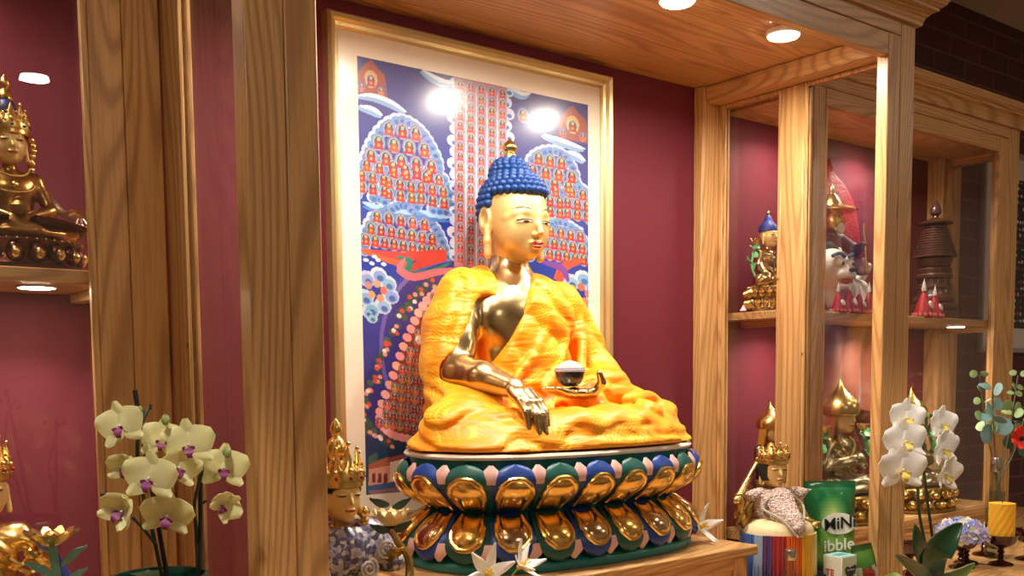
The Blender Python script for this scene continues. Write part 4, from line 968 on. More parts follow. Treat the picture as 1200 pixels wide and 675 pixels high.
# crowned figure on the shelf above the yellow orchids
t = thing('crowned_seated_figure', 'bronze and gold crowned seated figure with blue topknot on the shelf above the orchids', 'statue')
vase_hands = [MED(-1), MED(1)]
fig_body(vase_hands, 'body', mat('two_tone_bronze', (176, 134, 74), 0.28, 1.0, var=.45, vscale=5), t, robe=False)
skm = MB()
for s in (-1, 1):
    skm.grid(lambda u, v, s=s: (s*(.10+.42*v), -.12-.30*math.sin(u*PI)*(1-.35*v)+.10*(1-u), .02+.165*math.sin(u*PI*.55+.25)*(1-.35*v*v)), 14, 12, thick=.012)
skm.build('skirt', COPPER, t)
fig_head(GILT, t); crown_part(t, GOLD, hgt=.15, gem=mat('blue_stone', (40, 60, 130), 0.2))
MB().lathe([(.10, .88), (.085, .93), (.060, .97), (.066, 1.01), (.05, 1.05), (.025, 1.07)], (0, .05, 0), 20).build('topknot', mat('dark_blue_hair', (28, 38, 96), 0.5), t)
MB().lathe([(.03, 1.07), (.045, 1.09), (.036, 1.12), (.02, 1.135), (.034, 1.16), (.028, 1.19), (0, 1.23)], (0, .05, 0), 16).build('finial', GOLD, t)
for s in (-1, 1):
    e = MB(); e.lathe([(.028, -.012), (.032, 0), (.028, .012)], (s*.125, .0, .66), 16).ball((s*.128, 0, .62), .022, 8, 6)
    for k in range(7): e.ball((s*(.14+.012*math.sin(k*.9)), .03, .82-.035*k), .024-.001*k, 8, 6)
    e.build('earring', GOLD, t)
    sc = MB(); sc.tube(bez([(s*.26, .05, .46), (s*.34, .03, .36), (s*.40, .0, .28), (s*.52, -.02, .245), (s*.56, -.03, .28), (s*.50, -.03, .30), (s*.44, -.02, .27)], 24), .016, 6, flat=2.2); sc.build('scarf', mat('pale_rose_gold', (206, 166, 140), 0.3, 1.0), t)
    ob = MB(); ob.ball((s*.50, -.16, .16), .03, 8, 6)
    for k in range(5): a = k*1.25; ob.tube(bez([(s*.50, -.16, .12), (s*(.50+.05*math.cos(a)), -.16+.02*math.sin(a), .16+.035*math.sin(a)), (s*.50+.02*math.cos(a), -.16, .22)], 8), .010, 6)
    ob.build('scarf_end', mat('pale_rose_gold', (206, 166, 140), 0.3, 1.0), t)
nk = MB()
for rr, zz, n in ((.12, .53, 26), (.155, .40, 24)):
    for k in range(n): a = -PI*.05-PI*.9*k/(n-1); nk.ball((math.cos(a)*rr*1.15, -.02+math.sin(a)*.115, zz+.09*(1-abs(math.sin(a)))), .013, 6, 4)
nk.ball((0, -.14, .46), .03, 8, 6); nk.build('necklace', GOLD, t)
MB().lathe([(.05, 0), (.075, .03), (.08, .07), (.05, .10), (.03, .115), (.04, .13), (.0, .15)], (0, -.27, .20), 20).build('vase', BRASS_OLD, t)
lotus_base(t, .25, .55, .42, COPPER, GOLD, 18, rows=1)
place(t, (-1.056, -.125, ZS+.25*.195+.0005), .195)

# the figure below it, cut by the frame, with a lotus on a turquoise stem
t = thing('gilded_figure', 'gilded figure with blue ribbons at the lower corner of the cabinet, lotus beside its shoulder', 'statue')
fig_body([[(-.205, .05, .52), (-.32, -.03, .30), (-.10, -.25, .30)], [(.205, .05, .52), (.34, -.06, .32), (.22, -.22, .44)]], 'body', GOLD, t, robe=False, folds_=.012)
fig_head(GILT, t); crown_part(t, GOLD, hgt=.17, gem=mat('red_stone', (150, 30, 30), .25))
MB().lathe([(.08, .88), (.07, .95), (.05, 1.0), (.055, 1.05), (.0, 1.12)], (0, .05, 0), 16).build('topknot', GOLD, t)
rb = MB(); rb.tube(bez([(.20, .0, .52), (.33, -.05, .44), (.40, -.04, .30), (.46, -.08, .16), (.42, -.14, .05)], 20), .026, 6, flat=1.8); rb.build('blue_ribbon', mat('cobalt_ribbon', (44, 58, 140), 0.5), t)
for k in range(4): MB().tube(bez([(.10+.04*k, -.14, .40-.06*k), (.16+.05*k, -.17, .36-.06*k), (.22+.04*k, -.15, .42-.06*k), (.18+.04*k, -.16, .46-.07*k)], 12), .016, 6).build('ornament_scroll', GOLD, t)
lotus_base(t, .20, .5, .40, BRASS_OLD, GOLD, 14, rows=1)
TURQ = mat('turquoise_paint', (120, 186, 178), 0.5)
st = MB(); st.tube(bez([(.36, -.34, -.15), (.33, -.35, .15), (.31, -.35, .35), (.30, -.34, .48)], 12), .026, 8)
for s, z0 in ((-1, .30), (1, .22), (1, .36), (-1, .12)): st.grid(lambda u, v, s=s, z0=z0: (.32+s*(.02+.16*v), -.35+.03*math.sin(v*3), z0+.10*v+(u-.5)*.06*math.sin(min(1, v+.1)*PI*.9)), 4, 8, thick=.012)
sl = st.build('turquoise_stem', TURQ, t); f = MB()
for k in range(11):
    a = 2*PI*k/11; M = Matrix.Translation((.30, -.34, .50)) @ Matrix.Rotation(a, 4, 'Z')
    f.grid(lambda u, v: ((u-.5)*.07*math.sin(min(1, v+.12)*PI*.88), .04+.12*math.sin(v*1.3), .12*v*(1.1-.4*v)), 4, 6, thick=.014, M=M)
f.ball((.30, -.34, .53), (.055, .055, .05), 12, 8); f.build('lotus_flower', GOLD, sl)
place(t, (-1.118, -.120, ZB+.20*.265+.0005), .265, .0)

# pointed-hat trio in the other cabinet
def pointed(label, loc, s, sprigs=True, hands=None, rz=0.0, body=mat('silvery_brass', (168, 152, 116), .3, 1.0, bump=.1, bscale=60, var=.3, vscale=9), wb=.50, hb=.30):
    t = thing('pointed_hat_statue', label, 'statue', group=None)
    fig_body(hands or [[(-.205, .05, .52), (-.31, -.04, .30), (-.03, -.19, .36)], [(.205, .05, .52), (.31, -.04, .30), (.04, -.20, .34)]], 'body', body, t, folds_=.016)
    fig_head(GILT, t); pointed_hat(t, GOLD)
    lap = MB()
    for s_ in (-1, 1): lap.tube(bez([(s_*.10, -.03, .60), (s_*.12, -.085, .52), (s_*.02, -.11, .38), (-s_*.10, -.10, .24)], 14), .014, 6)
    for k in range(3): lap.tube(bez([(-.20+.05*k, -.02, .50), (-.10+.05*k, -.10, .36), (.02+.05*k, -.11, .22)], 10), .009, 6)
    lap.build('robe_border', GOLD, t)
    if sprigs:
        for s_ in (-1, 1): lotus_sprig(t, s_*.36, GREENL, GREENL, GOLD, .66)
    lotus_base(t, hb, wb, .44, BRASS_OLD, GOLD, 16)
    return place(t, loc, s, rz)
pointed('large brass statue in a pointed hat, seated behind the front glass with green lotus stems', (1.262, -.128, ZB+.30*.285+.0005), .285)
pointed('smaller brass pointed-hat statue seen just behind the crowned figure with the rainbow fringe', (.932, -.118, ZB+.64*.200+.0005), .200, False, [MED(-1), [(.205, .05, .52), (.33, -.04, .30), (.12, -.22, .38)]], wb=.50, hb=.64)
pointed('brass pointed-hat statue mostly hidden behind the white orchid and corner post', (1.66, -.128, ZB+.30*.265+.0005), .265, wb=.58)

# little figure with blue hair on the upper shelf
t = thing('small_seated_figure', 'small golden seated figure with blue hair and a green plant at its shoulder', 'statue')
fig_body([[(-.205, .05, .52), (-.30, -.05, .28), (-.33, -.26, .14)], MED(1)], 'body', BRASS, t, folds_=.010)
fig_head(GILT, t)
MB().lathe([(.118, .835), (.120, .87), (.10, .92), (.062, .955), (.050, .99), (.034, 1.03), (.012, 1.05), (0, 1.055)], (0, .03, 0), 24).build('hair', mat('ultramarine_hair', (30, 56, 140), 0.5), t)
MB().ball((0, .03, 1.07), .026, 10, 6).build('finial', GOLD, t)
lotus_sprig(t, -.36, GREENL, GREENL, GOLD, .66, fl=.07)
MB().lathe([(.04, 0), (.08, .03), (.095, .08), (.09, .09), (.0, .085)], (.02, -.29, .18), 20).build('bowl', mat('dark_lapis', (36, 44, 92), 0.3), t)
lotus_base(t, .42, .44, .38, BRASS, GOLD, 20)
place(t, (.955, -.085, ZS+.42*.178+.0005), .178)
tag(MB().lathe([(.009, 0), (.010, .002), (.006, .008), (.001, .016), (0, .0165)], (.812, -.11, ZS+.0003), 14).build('incense_cone', mat('pale_pink_wax', (236, 196, 206), .6)), 'tiny pale pink cone on the shelf edge beside the small blue-haired figure', 'cone')

# rider with broad gold hat on a white-faced lion, before a red coral halo
t = thing('lion_rider', 'painted rider in a broad gold hat sitting on a white-faced lion before a red halo', 'statue')
ROBEB = mat('brown_red_robe', (104, 52, 46), 0.6, var=.2); LW = mat('lion_white', (226, 216, 206), 0.55); REDC = mat('coral_red', (158, 18, 28), 0.6, bump=1.0, bscale=26, var=.45, vscale=34)
F = Field((-.75, -.62, -.02), (.75, .45, .78), .018)
F.ell((.08, .08, .28), (.42, .24, .22), .05).ell((-.30, -.22, .44), (.235, .19, .23), .06)
for x, y in ((-.30, -.22), (-.12, -.28), (.34, -.12), (.42, .10)): F.path([(x, y, .25), (x-.02, y-.05, .05), (x-.03, y-.11, .035)], [.11, .075, .065], .04)
F.path([(.48, .1, .34), (.62, .05, .42), (.64, -.02, .54)], [.06, .05, .05], .03); F.ell((-.31, -.42, .36), (.15, .08, .085), .04).ell((-.31, -.40, .235), (.11, .07, .045), .03)
F.ell((-.31, -.47, .285), (.125, .07, .035), .01, 's')
for s in (-1, 1): F.ell((-.30+s*.20, -.16, .64), (.06, .03, .07), .02).path([(-.31+s*.04, -.40, .53), (-.31+s*.15, -.38, .56)], .028, .02)
lion = F.mesh('lion', LW, t, 2)
for s in (-1, 1):
    MB().ball((-.31+s*.095, -.400, .485), .050, 12, 8).build('lion_eye', WHITE, lion); MB().ball((-.31+s*.090, -.442, .48), .022, 8, 6).build('lion_pupil', INK2, lion)
    MB().tube(bez([(-.31+s*.03, -.43, .555), (-.31+s*.11, -.415, .59), (-.31+s*.18, -.36, .56)], 8), .022, 6).build('lion_brow', mat('dark_teal_mane', (44, 60, 62), .6), lion)
MB().ball((-.31, -.505, .41), (.055, .035, .032), 10, 6).build('lion_nose', INK2, lion); MB().ball((-.31, -.425, .287), (.110, .040, .028), 12, 6).build('lion_tongue', LIP, lion)
mn = MB()
for k in range(18): a = 2*PI*k/18; mn.ball((-.30+.25*math.cos(a), -.13-.02*math.sin(a), .44+.25*math.sin(a)), (.07, .06, .07), 8, 6)
mn.build('lion_mane', mat('dark_teal_mane', (44, 60, 62), .6), lion)
rd = MB()
F = Field((-.35, -.35, .40), (.40, .35, 1.0), .014)
F.ell((.0, .05, .66), (.17, .13, .22), .05).cap((-.17, .05, .83), (.17, .05, .83), .075, None, .05).path([(-.20, .05, .82), (-.29, -.06, .66), (-.12, -.20, .62)], [.08, .07, .045], .03).path([(.20, .05, .82), (.31, -.08, .70), (.24, -.24, .74)], [.08, .07, .045], .03)
for s in (-1, 1): F.path([(s*.1, .0, .50), (s*.28, -.16, .52), (s*.24, -.24, .42)], [.11, .09, .06], .04)
F.mesh('robe', ROBEB, t, 2)
hd_ = MB(); F = Field((-.18, -.18, .86), (.18, .22, 1.2), .010); F.ell((0, .02, 1.03), (.10, .115, .13), .02).ell((0, -.01, .97), (.08, .09, .09), .03).path([(0, -.095, 1.05), (0, -.125, .99)], [.012, .018], .01).cap((0, .03, .86), (0, .03, .95), .055)
hd2 = F.mesh('head', GOLD, t, 1); MB().ball((0, -.09, .93), (.05, .035, .06), 10, 8).build('beard', LW, hd2)
for s in (-1, 1): MB().ball((s*.042, -.085, 1.04), (.022, .014, .010), 8, 6).build('eye', WHITE, hd2); MB().ball((s*.042, -.100, 1.04), (.009, .006, .008), 8, 6).build('pupil', INK2, hd2)
MB().lathe([(.26, 1.11), (.27, 1.12), (.20, 1.15), (.12, 1.17), (.10, 1.21), (.06, 1.27), (.025, 1.30), (.034, 1.33), (.02, 1.37), (0, 1.40)], (0, .03, 0), 32).build('gold_hat', GOLD, t)
MB().tube([(.24, -.30, .42), (.23, -.27, .72), (.22, -.25, .98)], .012, 8).build('staff', GOLD, t)
hl = MB(); out = [(x+.28, z) for x, z in [(-.66, .30), (-.66, .70), (-.58, 1.05), (-.46, 1.35), (-.30, 1.52), (-.12, 1.64), (-.03, 1.80), (.06, 1.64), (.24, 1.54), (.42, 1.36), (.54, 1.05), (.60, .70), (.62, .30), (.3, .12), (-.3, .12)]]
hl.prism(out, .22, .30, bev=.03); hl.build('coral_halo', REDC, t)
for s, p in ((-1, (-.27, -.36, .02)), (1, (.35, -.3, .0))): pass
rk = MB(); rk.lathe([(.62, 0), (.64, .02), (.60, .05), (.55, .06)], (0, -.02, -.06), 32, sy=.62).build('base', mat('dark_red_base', (92, 30, 36), .5), t)
place(t, (1.236, -.104, ZS+.06*.262+.0005), .262, -.05, 1.12, Vector((0, .03, .93)))

# red offering cakes with white discs along the front of the shelf
REDT = mat('torma_red', (176, 24, 34), .45, var=.15, vscale=40); BUT = mat('butter_white', (240, 232, 222), .5)
tm = thing('torma', 'red offering cone with a white disc, nearest the glazed side, before the lion rider', 'offering cake', group='red offering cones on the shelf')
MB().lathe([(.021, 0), (.022, .004), (.020, .012), (.013, .034), (.006, .052), (0, .060)], seg=20).build('cone', REDT, tm)
MB().lathe([(.0, -.003), (.0085, -.002), (.0095, 0), (.0085, .002), (0, .003)], seg=16, M=Matrix.Translation((0, -.0165, .027)) @ Matrix.Rotation(PI/2-.3, 4, 'X')).build('disc', BUT, tm)
MB().lathe([(.005, 0), (.0058, .006), (.003, .016), (0, .030)], (0, 0, .058), 12).build('butter_tip', BUT, tm)
sk_ = MB()
for k in range(12): a = 2*PI*k/12; sk_.ball((.022*math.cos(a), .022*math.sin(a), .005), .0045, 6, 4)
sk_.build('skirt', mat('pink_butter', (220, 120, 130), .5), tm)
ty = -.2165; tm.location = (1.103, ty, ZS+.0005)
for x, y, s, lab in ((1.155, ty, 1.15, 'red offering cone with white disc, second from the glazed side, before the lion rider'), (1.207, ty, 1.0, 'red offering cone with a white disc, third from the glazed side, before the lion rider'), (1.258, ty, 1.1, 'red offering cone with a white disc, fourth from the glazed side, beside the corner post'), (1.625, ty, 1.2, 'red offering cone standing beside the dark wooden stupa'), (1.560, ty, 1.4, 'taller red offering cone half hidden by the corner post, beside the wooden stupa')):
    dup(tm, (x, y, ZS+.0005), .2, s, lab)

# turned wooden stupa
su = thing('wooden_stupa', 'dark turned wooden stupa with ringed spire on the shelf by the side glass', 'stupa', (1.762, -.135, ZS))
DW = mat('dark_turned_wood', (78, 46, 36), 0.32, var=.2, vscale=30, coat=.3); c = (1.762, -.135, ZS+.0005)
MB().lathe([(.118, 0), (.120, .004), (.120, .022), (.112, .026), (.108, .030), (.114, .034), (.114, .046), (.104, .050), (.092, .056), (.100, .060), (.100, .070), (.088, .076), (.080, .084), (.078, .100), (.084, .104), (.084, .112), (.076, .116), (.074, .132), (.086, .138), (.088, .146), (.080, .152), (.082, .158), (.084, .166), (.074, .172)], c, 40, sx=.66, sy=.66).build('base', DW, su)
MB().lathe([(.070, .1722), (.078, .176), (.079, .186), (.085, .192), (.086, .200), (.074, .204), (.070, .206)], c, 40, sx=.66, sy=.66).build('dome', DW, su)
pr_ = [(.070, .2062)]
for k in range(12): z = .208+k*.0085; r = .070-.0030*k; pr_ += [(r, z), (r, z+.0055), (r-.008, z+.0060), (r-.008, z+.0082)]
pr_ += [(.034, .312)]; MB().lathe(pr_, c, 40).build('ringed_spire', DW, su)
MB().lathe([(.036, .3122), (.080, .314), (.084, .318), (.056, .326), (.032, .333), (.014, .337), (.012, .342), (.026, .350), (.028, .360), (.020, .374), (.008, .386), (0, .396)], c, 40, sx=.66, sy=.66).build('canopy', DW, su)
# saffron cloth hung at the back of the cabinet below the shelf
cl = MB(); cl.grid(lambda u, v: (1.20+.40*u, -.030-.010*math.sin(u*19+v*3)-.012*math.sin(u*7-v*4), .148-.32*v+.05*math.sin(u*PI*2.2+v*2.5)*v), 40, 24, thick=.003)
tag(cl.build('brocade_cloth', mat('orange_gold_brocade', (112, 48, 20), .6, sheen=.2, var=.4, vscale=18)), 'orange brocade cloth hanging behind the large pointed-hat statue', 'cloth')

# pair of crowned figures on the counter, one at each side of the plinth
def pedestal(t, h_, m):
    MB().lathe([(.50, -h_), (.52, -h_+.02), (.50, -h_+.06), (.44, -h_+.10), (.42, -.30), (.47, -.26)], (0, -.06, 0), 40, sy=.8).build('stand', m, t)
t = thing('crowned_brocade_figure', 'gold-faced crowned figure in a lilac and silver brocade cape beside the oak plinth', 'statue')
LIL = bpy.data.materials.new('lilac_silver_brocade'); N, L = nodes(LIL); b = N['Principled BSDF']; tc = N.new('ShaderNodeTexCoord'); vr = N.new('ShaderNodeTexVoronoi'); vr.inputs['Scale'].default_value = 34; L.new(tc.outputs['Object'], vr.inputs['Vector'])
rp = ramp(N, [(0, lin(120, 112, 146)), (.3, lin(176, 168, 190)), (.5, lin(84, 84, 112)), (.7, lin(214, 208, 204)), (1, lin(132, 122, 110))]); rp.color_ramp.interpolation = 'CONSTANT'; L.new(vr.outputs['Color'], rp.inputs['Fac']); L.new(rp.outputs['Color'], b.inputs['Base Color']); b.inputs['Roughness'].default_value = .4; b.inputs['Metallic'].default_value = .25
fig_body([MED(-1), [(.205, .05, .52), (.33, -.02, .34), (.30, -.20, .42)]], 'body', BRASS_OLD, t, robe=False, folds_=.012)
fig_head(GILT, t); crown_part(t, GOLD, hgt=.17, gem=mat('red_stone', (150, 30, 30), .25))
MB().lathe([(.122, .800), (.122, .83), (.112, .85), (.08, .89), (.04, .91), (0, .915)], (0, .035, 0), 24).build('hair', mat('black_hair', (30, 26, 26), .5), t)
MB().lathe([(.045, .90), (.05, .94), (.035, .97), (.055, 1.0), (.06, 1.04), (.04, 1.08), (.02, 1.10), (.035, 1.13), (.03, 1.16), (0, 1.20)], (0, .05, 0), 16).build('topknot', GOLD, t)
for s in (-1, 1): MB().lathe([(.02, -.03), (.036, -.01), (.036, .01), (.02, .03)], (s*.13, .0, .68), 14).ball((s*.13, -.01, .63), .026, 8, 6).build('earring', GOLD, t)
F = Field((-.50, -.40, .12), (.50, .34, .70), .014)
F.ell((0, .04, .40), (.30, .20, .24), .03).cap((-.24, .04, .54), (.24, .04, .54), .095, None, .06).path([(-.26, .03, .52), (-.36, -.05, .28)], [.10, .10], .05).path([(.26, .03, .52), (.37, -.04, .32)], [.10, .10], .05).cap((0, .03, .60), (0, .02, .80), .095, .10, .02, 's').fn(lambda X, Y, Z: .20-Z+0*X+0*Y, (-.6, -.5, .1), (.6, .4, .24), .02, 's')
F.displace(lambda X, Y, Z: .010*np.sin(30*X+8*Z)*np.ones_like(Y)); F.mesh('cape', LIL, t, 2)
SCW = mat('white_silver_cord', (214, 210, 214), .4, .3)
for cx, cz, s in ((-.26, .30, 1), (.26, .44, -1), (.10, .32, 1)):
    MB().tube([(cx+s*.015*(1+k*.16)*math.cos(k*.55), -.19+abs(cx)*.15-.012, cz+.015*(1+k*.16)*math.sin(k*.55)) for k in range(26)], .011, 6).build('swirl_ornament', SCW, t)
lt = MB(); P = bez([(.10, -.30, .22), (.20, -.34, .16), (.33, -.32, .22), (.36, -.28, .38), (.29, -.25, .50), (.25, -.24, .58)], 24); lt.tube(P, [.040-.0008*k for k in range(25)], 8); ls = lt.build('lotus_stem', BRASS_OLD, t)
f = MB()
for k in range(10):
    a = 2*PI*k/10; M = Matrix.Translation((.25, -.24, .64)) @ Matrix.Rotation(a, 4, 'Z'); f.grid(lambda u, v: ((u-.5)*.075*math.sin(min(1, v+.12)*PI*.88), .02+.10*math.sin(v*1.4), .11*v-.02), 4, 6, thick=.010, M=M)
f.ball((.25, -.24, .67), (.045, .045, .04), 10, 6); f.build('lotus_flower', mat('cream_gold_petal', (232, 212, 160), .4, .4), ls)
lv_ = MB()
for s, z in ((-1, .58), (1, .58), (-1, .76), (1, .74)): lv_.grid(lambda u, v, s=s, z=z: (.25+s*(.01+.15*v), -.24+.0*v, z+.05*v*v+(u-.5)*.06*math.sin(min(1, v+.1)*PI*.9)), 4, 6, thick=.010)
lv_.build('leaf', mat('dark_green_leaf_paint', (54, 72, 60), .5), ls)
pedestal(t, .62, BRASS_OLD); lotus_base(t, .30, .52, .42, BRASS_OLD, GOLD, 14)
place(t, (-.632, -.435, CT+.62*.245+.0005), .245)

t = thing('crowned_fringe_figure', 'crowned gold figure raising a sword, in a white lace cape above a rainbow fringe', 'statue')
fig_body([[(-.205, .05, .52), (-.36, .0, .30), (-.45, -.10, .53)], [(.205, .05, .52), (.32, -.06, .32), (.34, -.24, .26)]], 'body', BRASS_OLD, t, robe=False, folds_=.012, knee=.26)
fig_head(GILT, t); crown_part(t, GOLD, hgt=.11, gem=mat('red_stone', (150, 30, 30), .25))
MB().lathe([(.118, .70), (.124, .76), (.122, .83), (.112, .85), (.08, .89), (.04, .91), (0, .915)], (0, .042, 0), 24).build('hair', mat('black_hair', (30, 26, 26), .5), t)
MB().lathe([(.045, .90), (.05, .93), (.035, .95), (.03, .98), (0, 1.0)], (0, .05, 0), 16).build('topknot', GOLD, t)
sw = MB(); A, B = Vector((-.50, -.13, .54)), Vector((-.10, .12, .92)); sw.tube([A, A+(B-A)*.25, B], [.036, .034, .026], 10).ball(tuple(A), .036, 10, 8).ball(tuple(A+(B-A)*.16), .032, 10, 8).ball(tuple(A+(B-A)*.30), .034, 10, 8); sw.build('sword', GOLD, t)
LACE = bpy.data.materials.new('white_lace_brocade'); N, L = nodes(LACE); b = N['Principled BSDF']; tc = N.new('ShaderNodeTexCoord'); vr = N.new('ShaderNodeTexVoronoi'); vr.inputs['Scale'].default_value = 26; vr.feature = 'DISTANCE_TO_EDGE'; L.new(tc.outputs['Object'], vr.inputs['Vector'])
rp = ramp(N, [(0, lin(150, 120, 116)), (.05, lin(176, 140, 134)), (.09, lin(232, 218, 206)), (.22, lin(226, 200, 192)), (.34, lin(178, 136, 128))]); L.new(vr.outputs['Distance'], rp.inputs['Fac']); L.new(rp.outputs['Color'], b.inputs['Base Color']); b.inputs['Roughness'].default_value = .6
bp = N.new('ShaderNodeBump'); bp.inputs['Strength'].default_value = .5; bp.inputs['Distance'].default_value = .02; L.new(vr.outputs['Distance'], bp.inputs['Height']); L.new(bp.outputs['Normal'], b.inputs['Normal'])
F = Field((-.68, -.50, .02), (.68, .34, .72), .014)
F.ell((0, .02, .46), (.235, .18, .19), .03).cap((-.20, .03, .55), (.20, .03, .55), .072, None, .05)
for s in (-1, 1): F.path([(s*.14, -.03, .60), (s*.28, -.05, .57), (s*.41, -.07, .61)], [.045, .060, .014], .02)
F.path([(0, -.10, .46), (.0, -.22, .38), (.01, -.36, .335), (.01, -.46, .27), (.01, -.48, .19)], [.19, .14, .09, .055, .015], .04).cap((0, .03, .62), (0, .02, .80), .11, .11, .02, 's')
F.displace(lambda X, Y, Z: .007*np.sin(28*X+6*Z)*np.ones_like(Y)); cp = F.mesh('lace_cape', LACE, t, 2)
for s in (-1, 1): MB().tube(bez([(s*.12, -.17, .58), (s*.235, -.18, .46), (s*.13, -.36, .36), (s*.02, -.495, .19)], 16), .012, 6).build('cape_braid', mat('silver_braid', (206, 200, 190), .4, .5), cp)
MB().tube([(-.16+.018*(1+k*.12)*math.cos(k*.6), -.185, .42+.018*(1+k*.12)*math.sin(k*.6)) for k in range(22)], .008, 6).build('scroll_motif', mat('dark_grey_thread', (92, 84, 88), .5), cp)
CREAM = mat('cream_cloth', (232, 214, 168), .7, bump=.3, bscale=20, var=.12, vscale=10)
MB().lathe([(.365, .04), (.37, .16), (.36, .235), (.33, .285), (.25, .32), (.13, .335), (0, .34)], (0, -.10, 0), 48, sy=.92).build('skirt', CREAM, t)
fcol = [('fringe_red', (170, 26, 36)), ('fringe_orange', (226, 104, 24)), ('fringe_yellow', (236, 188, 40)), ('fringe_cream', (232, 216, 150)), ('fringe_green', (40, 110, 70)), ('fringe_purple', (84, 44, 110)), ('fringe_sky', (150, 176, 206)), ('fringe_blue', (22, 84, 170))]
fm = [mat(n_, c_, .45, sheen=.3) for n_, c_ in fcol]; fb = MB()
def fseg(deg):       # angle about the figure, 0 = the middle of the coloured side, negative towards the raised sword
    deg = (deg+180) % 360-180
    if deg < -95 or deg > 88: return 4
    return 7 if deg < -46 else 6 if deg < -30 else 5 if deg < -16 else 0 if deg < 6 else 1 if deg < 30 else 2 if deg < 58 else 3
for k in range(170):
    d_ = -180+360*(k+.5)/170; a = math.radians(d_)-PI/2; r1 = .378+random.uniform(-.006, .006); r2 = r1+random.uniform(-.004, .016)
    x, y = math.cos(a), math.sin(a)*.92; zb = -.245+random.uniform(-.02, .012)
    fb.tube([(x*r1, y*r1-.10, .20), (x*r1*1.01, y*r1*1.01-.10, -.05), (x*r2, y*r2-.10, zb)], [.0100, .0100, .0085], 5, mi=fseg(d_+22))
fb.build('rainbow_fringe', fm, t)
lotus_base(t, .24, .36, .34, BRASS_OLD, GOLD, 12)
ST = -.475
place(t, (.508, -.452, ST+.24*.232+.0005), .232, -.36)
st_ = thing('cloth_covered_stand', 'low stand draped in navy and red cloth under the figure with the rainbow fringe', 'stand', (.505, -.455, CT))
NAVY = mat('navy_cloth', (26, 28, 52), .8); REDCL = mat('dark_red_cloth', (120, 20, 30), .7)
cm = MB(); cm.grid(lambda u, v: (.375+.221*u, -.345-.215*v-.004*math.sin(u*40)*(v > .98), ST-.0006), 12, 12, thick=.003); cm.build('cloth', NAVY, st_)
MB().box(.380, .592, -.552, -.348, CT, ST-.0045, .004).build('block', REDCL, st_)
for k, (x0, x1, m_) in enumerate(((.374, .470, NAVY), (.471, .597, REDCL))):
    cm = MB(); cm.grid(lambda u, v, x0=x0, x1=x1: (x0+(x1-x0)*u, -.5605-.006*math.sin(u*22+k)*v, ST-.001-.076*v), 20, 6, thick=.003); cm.build('cloth_flap', m_, st_)
# ------------------------------------------------------------------ flowers
def petal_fn(L_, W_, cup=.15, tip=.0, base=.12, twist=0.0):
    def f(u, v):
        a = (u-.5)*2; w = W_/2*(base+(1-base)*math.sin(min(1, v*.98+.02)**(.72-tip*.2)*PI*(.93-tip*.0)))*(1-tip*v**3)
        return (a*w, -cup*L_*v*v*.6+cup*.9*w*a*a+.02*L_*math.sin(a*3+v*5)+twist*a*v*w, v*L_)
    return f
def face_matrix(p, d, roll=0.0, s=1.0):
    d = Vector(d).normalized(); y = -d; z = Vector((0, 0, 1)); x = y.cross(z).normalized(); z = x.cross(y)
    R = Matrix((x, y, z)).transposed().to_4x4()
    return Matrix.Translation(p) @ R @ Matrix.Rotation(roll, 4, 'Y') @ Matrix.Scale(s, 4)
def orchid(parent, p, d, roll, s, mp_, ml, mc, openness=1.0):
    M = face_matrix(p, d, roll, s); m = MB()
    for ang, L_, W_, dy in ((0, .98, .62, .03), (128, .95, .60, .03), (-128, .95, .60, .03), (66, 1.0, 1.16, -.02), (-66, 1.0, 1.16, -.02)):
        Mp = M @ Matrix.Translation((0, dy, 0)) @ Matrix.Rotation(math.radians(ang), 4, 'Y') @ Matrix.Rotation(math.radians((1-openness)*60), 4, 'X')
        m.grid(petal_fn(L_, W_, .16), 8, 10, thick=.025, M=Mp)
    o = m.build('flower', mp_, parent)
    l = MB(); Ml = M @ Matrix.Translation((0, -.06, -.02))
    l.grid(lambda u, v: ((u-.5)*.34*math.sin(min(1, v+.25)*PI*.82), -.12-.22*math.sin(v*PI*.75), -.05-.34*v), 6, 8, thick=.03, M=Ml)
    for s_ in (-1, 1): l.grid(lambda u, v, s_=s_: (s_*(.05+.17*v), -.10-.16*math.sin(v*1.6)-.03*(u-.5), -.10+(u-.5)*.20*math.sin(min(1, v+.3)*PI*.8)+.05*v), 5, 6, thick=.03, M=Ml)
    l.build('lip', ml, o)
    c = MB(); c.ball((0, -.14, .03), (.055, .10, .06), 10, 8, M=M).ball((0, -.19, -.12), (.06, .05, .05), 8, 6, M=M); c.build('column', mc, o)
    return o
def bud(parent, p, d, s, m): 
    M = face_matrix(p, d, 0, s); return MB().lathe([(0, -1.0), (.35, -.8), (.62, -.2), (.60, .3), (.36, .8), (0, 1.05)], seg=14, M=M).build('bud', m, parent)
LIPM = mat('orchid_purple_lip', (142, 56, 118), .5, var=.3, vscale=120); COLW = mat('orchid_pale_column', (236, 214, 220), .5)
STEMD = mat('dark_green_stem', (44, 60, 34), .5); STAKE = mat('dark_stake', (34, 28, 30), .5); BUDG = mat('green_bud', (128, 146, 76), .5, var=.15, vscale=60)
def petal_mat(name, rgb, rim):
    m = mat(name, rgb, .55, sheen=.2, var=.10, vscale=70); b = m.node_tree.nodes['Principled BSDF']; b.inputs['Subsurface Weight'].default_value = .15; b.inputs['Subsurface Radius'].default_value = (.01, .01, .004); b.inputs['Subsurface Scale'].default_value = .5; return m
YEL = petal_mat('pale_yellow_petal', (242, 238, 176), 0); WHI = petal_mat('white_petal', (248, 246, 242), 0)
OY = -.62
oy = thing('yellow_orchid', 'pale yellow orchid with purple lips and two stems in a dark green pot', 'orchid', (-1.0, OY, CT))
cz = -.262; oc = Vector((-1.004, OY, 0))
